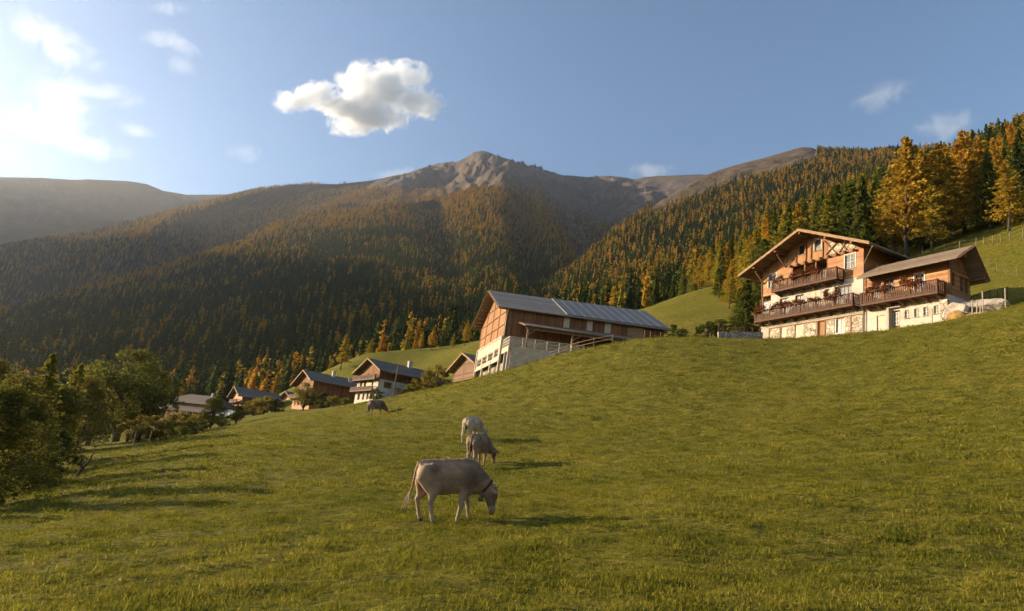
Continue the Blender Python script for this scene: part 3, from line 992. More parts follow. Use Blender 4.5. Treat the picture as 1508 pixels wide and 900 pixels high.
def stonework(name, base, joint, scale=1.5, jw=.055):
    m, nt, out = new_mat(name); g = NT(nt)
    co = g.coord('Object')
    wob = g.noise(co, 2.0, 3, .6)
    v = g.node('ShaderNodeTexVoronoi', feature='DISTANCE_TO_EDGE'); v.inputs['Scale'].default_value = scale
    v2 = g.node('ShaderNodeTexVoronoi'); v2.inputs['Scale'].default_value = scale
    for x in (v, v2): nt.links.new(co, x.inputs['Vector'])
    d = g.math('ADD', v.outputs['Distance'], g.math('MULTIPLY', g.math('SUBTRACT', wob, .5), .05))
    j = g.maprange(d, jw * .3, jw, 0, 1)
    sep = g.node('ShaderNodeSeparateColor'); nt.links.new(v2.outputs['Color'], sep.inputs[0])
    t = g.math('ADD', g.math('MULTIPLY', sep.outputs[0], .7), g.math('MULTIPLY', g.noise(co, 7, 4, .6), .3))
    c = g.ramp(t, [(.1, tuple(x * .6 for x in base)), (.5, base), (.9, tuple(min(1, x * 1.3) for x in base))])
    c = g.mix(j, joint, c)
    s = g.principled(c, .9, g.bump(g.math('ADD', j, g.math('MULTIPLY', t, .3)), .8, .04), .2)
    nt.links.new(s, out.inputs[0]); return m


M_CRAZY = stonework('pale_crazy_paving', (.43, .36, .28), (.13, .10, .07), 2.3, .06)
M_RUBBLE = stonework('rubble_wall_stone', (.30, .255, .21), (.11, .095, .08), 2.6, .07)


def solar_material():
    m, nt, out = new_mat('solar_glass'); g = NT(nt)
    co = g.coord('UV'); 
    sep = g.node('ShaderNodeSeparateXYZ'); nt.links.new(co, sep.inputs[0])
    def lines(a, n, wd):
        f = g.math('FRACT', g.math('MULTIPLY', a, n)); e = g.math('MINIMUM', f, g.math('SUBTRACT', 1.0, f))
        return g.math('LESS_THAN', e, wd)
    l1 = g.math('MAXIMUM', g.math('MULTIPLY', lines(sep.outputs[1], 6.0, .012), .35), lines(sep.outputs[0], 1.0, .05))
    c = g.mix(l1, (.125, .118, .112), (.34, .32, .29))
    nt.links.new(g.principled(c, .48, None, .35), out.inputs[0]); return m


M_SOLAR = solar_material()


def blossom_material():
    m, nt, out = new_mat('geranium_blossom'); g = NT(nt)
    geo = g.node('ShaderNodeNewGeometry')
    c = g.ramp(geo.outputs['Random Per Island'], [(.0, (.045, .07, .015)), (.30, (.07, .075, .02)), (.45, (.17, .02, .015)), (.72, (.26, .03, .022)), (.92, (.36, .07, .045))], 'CONSTANT')
    nt.links.new(g.leaf(c, .25), out.inputs[0]); return m


M_BLOSSOM = blossom_material()


# ================================================================ building pieces
def front_xf(x, y, z): return (x, y, z)


def holed(mb, u0, u1, z0, z1, n0, n1, holes):
    """wall plate between n0 (outer face) and n1 with rectangular openings"""
    us = sorted({u0, u1, *[h[0] for h in holes], *[h[1] for h in holes]}); zs = sorted({z0, z1, *[h[2] for h in holes], *[h[3] for h in holes]})
    us = [u for u in us if u0 <= u <= u1]; zs = [z for z in zs if z0 <= z <= z1]
    for a, b in zip(us, us[1:]):
        run = None
        for c, d in zip(zs, zs[1:]):
            um, zm = (a + b) / 2, (c + d) / 2
            solid = not any(h[0] < um < h[1] and h[2] < zm < h[3] for h in holes)
            if solid: run = (run[0], d) if run else (c, d)
            if (not solid or d == zs[-1]) and run:
                mb.box(a, b, n0, n1, run[0], run[1]); run = None
    return mb


def window(parent, u0, u1, z0, z1, xf=front_xf, inset=.09, fw=.075, mull=(1, 1), mat=None, surround=None, sill=True):
    m = MB(xf); y0, y1 = inset, inset + .06
    if surround:
        s = surround
        m.box(u0 - s, u0, -.03, .02, z0 - s, z1 + s); m.box(u1, u1 + s, -.03, .02, z0 - s, z1 + s)
        m.box(u0, u1, -.03, .02, z1, z1 + s); m.box(u0, u1, -.03, .02, z0 - s, z0)
    m.box(u0, u0 + fw, y0, y1, z0, z1); m.box(u1 - fw, u1, y0, y1, z0, z1)
    m.box(u0 + fw, u1 - fw, y0, y1, z1 - fw, z1); m.box(u0 + fw, u1 - fw, y0, y1, z0, z0 + fw)
    for i in range(mull[0]):
        c = u0 + (u1 - u0) * (i + 1) / (mull[0] + 1); m.box(c - .03, c + .03, y0 + .004, y1 - .004, z0 + fw, z1 - fw)
    for i in range(mull[1]):
        c = z0 + (z1 - z0) * (i + 1) / (mull[1] + 1); m.box(u0 + fw, u1 - fw, y0 + .008, y1 - .008, c - .02, c + .02)
    w = m.build('window', mat or M_FRAME, parent)
    p = MB(xf); p.box(u0 + .02, u1 - .02, y1 - .02, y1 + .03, z0 + .02, z1 - .02); p.build('pane', M_GLASS, w)
    if sill:
        s_ = MB(xf); s_.box(u0 - .08, u1 + .08, -.10, inset - .002, z0 - .06, z0 - .004); s_.build('sill', M_BEAM_PALE if surround else M_CREAM, w)
    return w


def balcony(parent, u0, u1, zf, zr, depth, xf=front_xf, ends=(True, True), step=.21, brackets=6, mat=None):
    mat = mat or M_BALC
    b = MB(xf); b.box(u0, u1, -depth, -.003, zf - .14, zf)
    b.box(u0 - .03, u1 + .03, -depth - .05, -depth - .003, zf - .20, zf + .03)
    bal = b.build('balcony', mat, parent)
    r = MB(xf)
    def run(p0, p1):
        L = math.dist(p0, p1); n = max(2, int(L / step))
        for i in range(n):
            t = (i + .5) / n; x = p0[0] + (p1[0] - p0[0]) * t; y = p0[1] + (p1[1] - p0[1]) * t
            r.box(x - .062, x + .062, y - .018, y + .018, zf + .06, zr - .085)
        r.bar((p0[0], p0[1], zr - .04), (p1[0], p1[1], zr - .04), .13, .08)
        r.bar((p0[0], p0[1], zf + .14), (p1[0], p1[1], zf + .14), .07, .07)
        k = max(1, int(L / 1.9))
        for i in range(k + 1):
            t = i / k; x = p0[0] + (p1[0] - p0[0]) * t; y = p0[1] + (p1[1] - p0[1]) * t
            r.box(x - .06, x + .06, y - .055, y + .055, zf - .22, zr + .03)
    run((u0, -depth), (u1, -depth))
    if ends[0]: run((u0 + .03, -.06), (u0 + .03, -depth + .1))
    if ends[1]: run((u1 - .03, -.06), (u1 - .03, -depth + .1))
    r.build('railing', mat, bal)
    for i in range(brackets):
        x = u0 + .3 + (u1 - u0 - .6) * i / max(1, brackets - 1)
        k = MB(xf); k.hexa([(x - .08, -.01, zf - .52), (x + .08, -.01, zf - .52), (x + .08, -.001, zf - .15), (x - .08, -.001, zf - .15),
                            (x - .08, -depth * .8, zf - .28), (x + .08, -depth * .8, zf - .28), (x + .08, -depth * .8, zf - .15), (x - .08, -depth * .8, zf - .15)])
        k.build('bracket', M_BEAM, bal)
    return bal


def gable_roof(parent, L, ridge, R, y0, y1, t=.22, mat=None, name='roof', fascia=M_BEAM_PALE, purlins=(), purl_y=None, rafters=True, xf=None):
    """L, ridge, R: (x, z) of the eaves and ridge; y0 front edge, y1 rear edge"""
    mat = mat or M_SHINGLE
    b = MB(xf)
    (xl, zl), (xr, zr), (xe, ze) = L, ridge, R
    b.hexa([(xl, y0, zl - t), (xr, y0, zr - t), (xr, y1, zr - t), (xl, y1, zl - t), (xl, y0, zl), (xr, y0, zr), (xr, y1, zr), (xl, y1, zl)])
    b.hexa([(xr, y0, zr - t), (xe, y0, ze - t), (xe, y1, ze - t), (xr, y1, zr - t), (xr, y0, zr), (xe, y0, ze), (xe, y1, ze), (xr, y1, zr)])
    rf = b.build(name, mat, parent)
    f = MB(xf)
    for (a, c) in ((L, ridge), (ridge, R)):
        f.hexa([(a[0], y0 - .05, a[1] - t - .05), (c[0], y0 - .05, c[1] - t - .05), (c[0], y0 - .004, c[1] - t - .05), (a[0], y0 - .004, a[1] - t - .05),
                (a[0], y0 - .05, a[1] + .03), (c[0], y0 - .05, c[1] + .03), (c[0], y0 - .004, c[1] + .03), (a[0], y0 - .004, a[1] + .03)])
    f.build('bargeboard', fascia, rf)
    if rafters:
        s = MB(xf)
        for (a, c) in ((L, ridge), (ridge, R)):
            n = 9
            for i in range(1, n):
                q = i / n; x = a[0] + (c[0] - a[0]) * q; z = a[1] + (c[1] - a[1]) * q - t
                s.bar((x, y0 + .02, z - .05), (x, min(y0 + 2.2, y1), z - .05), .08, .09)
        s.build('soffit_batten', M_BEAM, rf)
    for (x, z) in purlins:
        p = MB(xf); p.box(x - .11, x + .11, y0 + .12, (purl_y if purl_y else y0 + 2.3), z - .26, z); p.build('purlin', M_BEAM, rf)
    return rf


def prism_wall(mb, pts, y0, y1):
    """extrude polygon pts (x, z) between y0 and y1"""
    n = len(pts); k = len(mb.v)
    mb.v += [(x, y0, z) for x, z in pts] + [(x, y1, z) for x, z in pts]
    mb.f.append([k + i for i in range(n)]); mb.f.append([k + n + i for i in range(n)][::-1])
    for i in range(n):
        j = (i + 1) % n; mb.f.append([k + i, k + j, k + n + j, k + n + i][::-1])
    return mb


def flower_box(world, rz, length, label, seed, full=1.0, group='geranium boxes on the farmhouse balconies'):
    o = empty('flower_box', world, rz, label, 'flower box', group)
    b = MB(); b.box(-length / 2, length / 2, -.11, .11, 0, .17); b.build('trough', M_BALC, o)
    rng = np.random.default_rng(seed); n = int(420 * length * full)
    P = np.stack([rng.uniform(-length / 2, length / 2, n) * 1.06, rng.normal(-.05, .13, n), .20 + rng.normal(.04, .16, n) * full], 1)
    P[:, 2] += .14 * full * np.sin(P[:, 0] * 3 + seed) 
    V, F = cards(P, rng.normal(size=(n, 3)), .11, rng, .85)
    me = np_mesh('geranium', V, F); link_mesh('geranium', me, M_BLOSSOM, o)
    return o


# ================================================================ the farmhouse
A_FH = 26.0
E1 = Vector((math.sin(rad(A_FH)), -math.cos(rad(A_FH)), 0)); E2 = Vector((math.cos(rad(A_FH)), math.sin(rad(A_FH)), 0))
FH0 = Vector((34.92, 65.24, 18.30))
FH_RZ = math.atan2(E1.y, E1.x)


def farmhouse():
    o = empty('farmhouse', FH0, FH_RZ, 'large timber and white plaster farmhouse with flowered balconies on top of the hill', 'farmhouse')
    W, D = 13.15, 10.5
    sl = .43
    ridge = (-6.5, 12.2)
    zr = lambda x: ridge[1] - .26 - abs(x - ridge[0]) * (sl if x > ridge[0] else .422)
    # ground floor
    b = MB()
    holes = [(-5.3, -4.46, -.2, 1.84), (-3.1, -2.15, .3, 1.84)]
    holed(b, -W, -.001, -1.6, 2.24, 0, .3, holes)
    b.box(-W, -W + .3, .301, D, -1.6, 2.24); b.box(-.3, -.001, .301, D, -1.6, 2.24); b.box(-W + .301, -.301, D - .3, D, -1.6, 2.24)
    b.build('ground_floor_wall', M_CREAM, o)
    # white storey
    b = MB()
    wh = [(-10.5, -9.3, 2.75, 5.28), (-8.37, -7.27, 4.0, 5.3), (-4.55, -4.05, 4.0, 5.3), (-3.37, -1.34, 2.75, 5.34)]
    holed(b, -11.83, -.001, 2.25, 5.95, .02, .32, wh)
    b.box(-W, -W + .3, 2.2, D, 2.25, 5.95); b.box(-.301, -.001, .321, D, 2.25, 5.95); b.box(-W + .301, -.301, D - .3, D, 2.25, 5.95)
    b.build('white_wall', M_PLASTER, o)
    b = MB(); b.box(-W + .1, -11.831, 2.2, 2.4, 2.25, 5.95); b.box(-11.9, -11.84, .33, 2.2, 2.25, 5.95); b.build('corner_panel', M_WOOD_V, o)
    b = MB(); b.box(-W, -W + .2, .0, .2, 2.25, 5.95); b.build('corner_post', M_BEAM, o)
    b = MB(); b.box(-W + .25, -11.85, .06, .09, 3.9, 5.3); b.build('wind_screen', M_GLASS, o)
    # band under the white storey
    b = MB(); b.box(-W - .04, .03, -.06, -.003, 2.12, 2.30); b.build('string_course', M_CREAM, o)
    # timber storey and gable
    b = MB()
    tim = [(-12.25, -11.1, 6.92, 8.5), (-2.14, -.94, 6.98, 8.56), (-9.0, -4.15, 5.951, 8.78)]
    holed(b, -W, 0, 5.951, 8.8, -.02, .2, tim)
    b.box(-W, -W + .2, .201, D, 5.951, zr(-W)); b.box(-.2, 0, .201, D, 5.951, zr(0)); 
    b.build('timber_wall', M_WOOD, o)
    b = MB()
    prism_wall(b, [(-W, 8.801), (-8.06, 8.801), (-8.06, zr(-8.06)), (-W, zr(-W))], -.02, .18)
    prism_wall(b, [(-8.06, 8.801), (-7.3, 8.801), (-7.3, 9.95), (-8.06, 9.95)], -.02, .18)
    prism_wall(b, [(-8.06, 11.12), (-7.3, 11.12), (-7.3, zr(-7.3)), (-8.06, zr(-8.06))], -.02, .18)
    prism_wall(b, [(-7.3, 8.801), (-5.96, 8.801), (-5.96, zr(-5.96)), (-6.5, zr(-6.5)), (-7.3, zr(-7.3))], -.02, .18)
    prism_wall(b, [(-5.96, 8.801), (-5.1, 8.801), (-5.1, 9.93), (-5.96, 9.93)], -.02, .18)
    prism_wall(b, [(-5.96, 11.33), (-5.1, 11.33), (-5.1, zr(-5.1)), (-5.96, zr(-5.96))], -.02, .18)
    prism_wall(b, [(-5.1, 8.801), (0, 8.801), (0, zr(0)), (-5.1, zr(-5.1))], -.02, .18)
    prism_wall(b, [(-W, 8.8), (0, 8.8), (0, zr(0)), (ridge[0], zr(ridge[0])), (-W, zr(-W))], D - .2, D - .001)
    b.build('gable_boards', M_WOOD_V, o)
    # rendered field with the crossed braces right of the attic window
    b = MB(); prism_wall(b, [(-4.1, 9.12), (-.9, 9.12), (-.9, 9.42), (-4.1, 10.75)], -.05, -.021); b.build('infill_panel', M_CRAZY, o)
    b = MB()
    b.bar((-4.75, -.09, 10.9), (-3.2, -.09, 9.15), .10, .14, (0, 1, 0)); b.bar((-4.4, -.10, 9.2), (-2.9, -.10, 10.35), .10, .14, (0, 1, 0))
    b.bar((-2.75, -.09, 9.1), (-1.9, -.09, 10.0), .08, .12, (0, 1, 0)); b.bar((-1.9, -.10, 9.15), (-2.7, -.10, 10.2), .08, .12, (0, 1, 0))
    for x in (-8.35, -7.05, -6.35, -4.85): b.box(x - .075, x + .075, -.13, -.021, 9.0, zr(x) - .3)
    b.bar((-9.4, -.08, 9.05), (-10.9, -.08, 10.2), .1, .18, (0, 1, 0))
    b.build('brace', M_BEAM, o)
    # joist ends below the gable
    b = MB(); b.box(-9.35, -.7, -.10, -.022, 8.72, 8.90); b.build('joist_beam', M_BEAM, o)
    for i in range(9):
        x = -9.0 + i * 1.0; k = MB(); k.box(x - .11, x + .11, -.42, -.101, 8.76, 8.98); k.build('joist_end', M_BEAM, o)
    # loggia recess
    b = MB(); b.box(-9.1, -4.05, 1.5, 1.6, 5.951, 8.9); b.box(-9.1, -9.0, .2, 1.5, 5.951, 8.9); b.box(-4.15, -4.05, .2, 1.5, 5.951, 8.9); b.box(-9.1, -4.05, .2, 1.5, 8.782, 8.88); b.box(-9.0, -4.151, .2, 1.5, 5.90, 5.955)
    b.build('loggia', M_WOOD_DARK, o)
    b = MB()
    for x in (-8.9, -7.2, -5.75, -4.25): b.box(x - .08, x + .08, -.01, .16, 5.96, 8.78)
    b.build('loggia_post', M_BEAM, o)
    window(o, -8.3, -7.4, 6.3, 8.1, lambda x, y, z: (x, 1.36 + y, z), mat=M_FRAME_BROWN, sill=False)
    window(o, -6.6, -5.4, 6.3, 8.1, lambda x, y, z: (x, 1.36 + y, z), mat=M_FRAME, sill=False)
    # windows
    tx = lambda x, y, z: (x, y - .02, z)
    window(o, -12.25, -11.1, 6.92, 8.5, tx, surround=.10); window(o, -2.14, -.94, 6.98, 8.56, tx, surround=.10)
    window(o, -5.96, -5.1, 9.93, 11.33, tx, surround=.08, mull=(0, 0)); window(o, -8.06, -7.3, 9.95, 11.12, tx, mat=M_FRAME_BROWN, mull=(0, 0))
    wx = lambda x, y, z: (x, y + .02, z)
    window(o, -10.5, -9.3, 2.75, 5.28, wx, inset=.14, mull=(1, 2), mat=M_FRAME_BROWN, sill=False)
    window(o, -8.37, -7.27, 4.0, 5.3, wx, inset=.14, mat=M_FRAME_BROWN); window(o, -4.55, -4.05, 4.0, 5.3, wx, inset=.14, mull=(0, 1), mat=M_FRAME_BROWN)
    window(o, -3.37, -1.34, 2.75, 5.34, wx, inset=.14, mull=(3, 1), mat=M_FRAME_BROWN, sill=False)
    for x in (-9.15, -8.52, -7.12, -5.95, -5.3, -4.7, -3.9):
        if x in (-5.95, -5.3): 
            b = MB(); b.box(x - .28, x + .28, -.03, .017, 4.02, 5.28); b.build('shutter', M_WHITE_WOOD, o)
    # ground floor door, window, stone panels, pilasters
    b = MB(); b.box(-5.3, -4.46, .12, .18, -.2, 1.84); d = b.build('door', M_WOOD_V, o)
    b = MB(); b.box(-4.60, -4.56, .07, .119, .78, .92); b.build('handle', M_METAL, d)
    b = MB(); b.box(-5.42, -5.301, -.05, .1, -.4, 1.95); b.box(-4.459, -4.34, -.05, .1, -.4, 1.95); b.box(-5.301, -4.459, -.05, .1, 1.841, 1.95); b.build('door_frame', M_BEAM, o)
    window(o, -3.1, -2.15, .3, 1.84, mull=(1, 2), surround=.09, sill=False)
    for a, c, m in ((-11.75, -10.32, M_CRAZY), (-9.35, -8.3, M_CRAZY), (-7.05, -5.55, M_CRAZY), (-4.22, -3.32, M_CRAZY), (-2.02, -1.45, M_CRAZY), (-1.28, -.10, M_CRAZY)):
        b = MB(); b.box(a, c, -.045, -.003, -1.2, 1.84); b.build('stone_panel', m, o)
    for a, c in ((-10.02, -9.38), (-8.1, -7.1)):
        b = MB(); b.box(a, c, -.04, -.003, -1.0, 1.80)
        p = b.build('shutter_door', M_WHITE_WOOD, o)
    b = MB()
    for x in (-11.82, -10.2, -8.2, -1.36): b.box(x - .06, x + .06, -.085, -.046, -1.2, 1.9)
    b.box(-11.9, -5.43, -.09, -.047, 1.845, 1.95); b.box(-4.33, -.02, -.09, -.047, 1.845, 1.95)
    b.build('panel_frame', M_BEAM, o)
    # balconies
    balcony(o, -12.95, -.36, 2.72, 3.88, 1.2, brackets=9)
    balcony(o, -10.6, -2.25, 5.93, 7.08, 1.2, brackets=6)
    # roof
    gable_roof(o, (-15.05, 8.62), ridge, (2.05, 8.52), -2.0, D + .9, .24, M_SHINGLE, purlins=[(-12.9, zr(-12.9) - .02), (-9.8, zr(-9.8) - .02), (-6.5, zr(-6.5) - .05), (-3.2, zr(-3.2) - .02), (-.1, zr(-.1) - .02)], purl_y=.4)
    b = MB()
    b.bar((-12.9, -.05, 7.5), (-12.9, -1.5, 8.7), .14, .16); b.bar((-9.8, -.05, 8.95), (-9.8, -1.5, 10.1), .14, .16)
    b.build('roof_strut', M_BEAM, o)
    # wall side window above the annexe, gutters, downpipes
    b = MB(); b.box(-.001, .04, 2.0, 2.5, 6.6, 7.6); b.build('side_hatch', M_WHITE_WOOD, o)
    b = MB(); b.tube([(2.12, -1.9, 8.36), (2.12, D + .8, 8.36)], .075, 8); b.tube([(-15.1, -1.9, 8.46), (-15.1, D + .8, 8.46)], .075, 8); b.build('gutter', M_METAL, o)
    b = MB(); b.tube([(2.1, -1.5, 8.3), (1.9, -1.4, 8.15), (.15, -.12, 7.2), (.08, -.12, 7.0), (.08, -.12, -1.2)], .055, 8); b.build('downpipe', M_METAL, o)
    b = MB(); b.tube([(-15.0, -1.4, 8.35), (-14.6, -1.2, 8.15), (-13.2, -.12, 7.9), (-13.13, -.1, 7.6), (-13.13, -.1, 5.9)], .05, 8); b.build('downpipe', M_METAL, o)
    # ---------------- annexe on the right
    AW, AD = 8.42, 3.15
    b = MB()
    ah = [(1.36, 2.24, -.6, 1.5), (2.86, 3.72, -.6, 1.75), (4.18, 4.62, .82, 1.62), (5.1, 5.55, .82, 1.62), (5.97, 6.43, .82, 1.64), (6.92, 7.37, .84, 1.64)]
    holed(b, .003, AW, -1.6, 2.44, .1, .4, ah); b.box(AW - .3, AW, .401, AD, -1.6, 2.44); b.box(.003, AW - .301, AD - .3, AD, -1.6, 2.44)
    b.build('annexe_base', M_PLASTER, o)
    b = MB()
    aw = [(.9, 1.82, 2.6, 4.92), (2.15, 3.12, 3.6, 5.0), (5.2, 6.12, 2.6, 4.96)]
    holed(b, 1.0 - .99, AW + .03, 2.441, 5.9, .07, .3, aw)
    ew = [(.30, .72, 3.4, 4.6), (1.62, 2.02, 3.2, 4.5), (2.36, 2.72, 3.2, 4.5)]
    exf = lambda u, n, z: (AW + .03 - n, u, z)
    e = MB(exf); holed(e, .302, AD + .02, 2.441, 5.0, 0, .22, ew); 
    b.box(.01, AW - .2, AD - .2, AD, 2.441, 4.6)
    b.build('annexe_timber_wall', M_WOOD, o)
    e.build('annexe_end_wall', M_WOOD, o)
    b = MB(exf); 
    b.v += []; 
    pts = [(.302, 5.001), (AD + .02, 5.001), (1.25, 6.82), (.302, 6.12)]
    k = len(b.v); b.v += [(u, 0, z) for u, z in pts] + [(u, .2, z) for u, z in pts]
    b.f += [[0, 1, 2, 3], [7, 6, 5, 4], [0, 4, 5, 1], [1, 5, 6, 2], [2, 6, 7, 3], [3, 7, 4, 0]]
    b.build('annexe_gable', M_WOOD_V, o)
    b = MB(); b.box(AW - .12, AW + .09, .01, .30, 2.45, 5.9); b.build('corner_post', M_BEAM, o)
    ax = lambda x, y, z: (x, y + .07, z)
    window(o, .9, 1.82, 2.6, 4.92, ax, mat=M_FRAME_BROWN, sill=False); window(o, 2.15, 3.12, 3.6, 5.0, ax, mat=M_FRAME_BROWN, surround=.07); window(o, 5.2, 6.12, 2.6, 4.96, ax, surround=.1, sill=False)
    for h in ew: window(o, *h, exf, mat=M_FRAME_BROWN, mull=(0, 1), surround=.06, sill=False)
    bx = lambda x, y, z: (x, y + .1, z)
    for h in ah[2:]: window(o, *h, bx, inset=.12, fw=.06, mull=(1, 1))
    b = MB(); b.box(1.36, 2.24, .2, .26, -.6, 1.5); d = b.build('double_door', M_WHITE_WOOD, o)
    b = MB(); b.box(2.86, 3.72, .3, .36, -.6, 1.75); d = b.build('door', M_FRAME_BROWN, o)
    window(o, 2.98, 3.6, .3, 1.6, lambda x, y, z: (x, y + .12, z), mull=(1, 2), sill=False)
    b = MB(); b.box(2.62, 2.85, -.28, .099, -1.4, 1.95); b.box(2.62, 4.0, -.30, .098, 1.951, 2.08); b.build('porch_pillar', M_CREAM, o)
    b = MB(); b.box(7.80, 8.46, -.42, .099, -1.4, 1.9); b.build('stone_pillar', M_CRAZY, o)
    balcony(o, .55, 8.05, 2.50, 3.66, 1.2, brackets=7)
    gx = lambda u, n, z: (n, u, z)       # roof profile runs along depth
    b = MB()
    y0, zy0, yr, zrr, y1, zy1 = -1.15, 5.38, 1.25, 7.08, 3.45, 4.30
    x0, x1 = .02, 9.9; t = .2
    b.hexa([(x0, y0, zy0 - t), (x1, y0, zy0 - t), (x1, yr, zrr - t), (x0, yr, zrr - t), (x0, y0, zy0), (x1, y0, zy0), (x1, yr, zrr), (x0, yr, zrr)])
    b.hexa([(x0, yr, zrr - t), (x1, yr, zrr - t), (x1, y1, zy1 - t), (x0, y1, zy1 - t), (x0, yr, zrr), (x1, yr, zrr), (x1, y1, zy1), (x0, y1, zy1)])
    rf = b.build('annexe_roof', M_SHINGLE, o)
    b = MB()
    b.bar((x1 + .03, y0, zy0 - .12), (x1 + .03, yr, zrr - .12), .05, .3, (1, 0, 0)); b.bar((x1 + .03, yr, zrr - .12), (x1 + .03, y1, zy1 - .12), .05, .3, (1, 0, 0))
    b.build('bargeboard', M_BEAM, rf)
    for (yy, zz) in ((.2, 5.95), (1.25, 6.84), (3.1, 4.55)):
        p = MB(); p.box(AW - .3, x1 - .1, yy - .1, yy + .1, zz - .24, zz); p.build('purlin', M_BEAM, rf)
    b = MB(); b.tube([(x0 + .1, y0 - .08, zy0 - .16), (x1 - .05, y0 - .08, zy0 - .16)], .07, 8); b.build('gutter', M_METAL, rf)
    # flower boxes hang on the railings: things of their own
    def wpt(x, y, z): return FH0 + E1 * x + E2 * y + Vector((0, 0, z))
    spots = [(-12.1, -1.40, 3.66, 1.5, 'geranium box at the far end of the lower farmhouse balcony', 1.0), (-9.6, -1.42, 3.68, 1.7, 'red geranium box on the lower balcony under the second storey corner', 1.1), (-8.1, -1.42, 3.68, 1.2, 'red geranium box on the lower balcony left of the middle', .9),
             (-6.6, -1.42, 3.68, 1.5, 'red geranium box halfway along the lower farmhouse balcony', .9), (-4.8, -1.42, 3.68, 1.4, 'sparse red geranium box on the lower balcony right of the middle', .7), (-2.5, -1.42, 3.72, 1.9, 'fullest red geranium box at the near end of the lower balcony', 1.5),
             (-9.6, -1.42, 6.88, 1.4, 'greenish geranium box at the far end of the upper balcony', .8), (-7.0, -1.42, 6.88, 1.8, 'bushy geranium box in the middle of the upper balcony', 1.2), (-5.2, -1.42, 6.88, 2.0, 'bushy dark red geranium box below the attic window', 1.3),
             (2.6, -1.42, 3.48, 2.5, 'long red geranium box on the annexe balcony below the paired windows', 1.2), (5.8, -1.42, 3.52, 1.9, 'red geranium box on the annexe balcony below the single window', 1.4)]
    for i, (x, y, z, L, lab, fu) in enumerate(spots):
        flower_box(wpt(x, y, z), FH_RZ, L, lab, i, fu)
    return o


farmhouse()


# ================================================================ the barn
A_BG, A_BL = 14.0, 1.0
BG = Vector((math.sin(rad(A_BG)), -math.cos(rad(A_BG)), 0)); BL = Vector((math.cos(rad(A_BL)), math.sin(rad(A_BL)), 0))
BN0 = Vector((-.51, 80.0, 16.08))


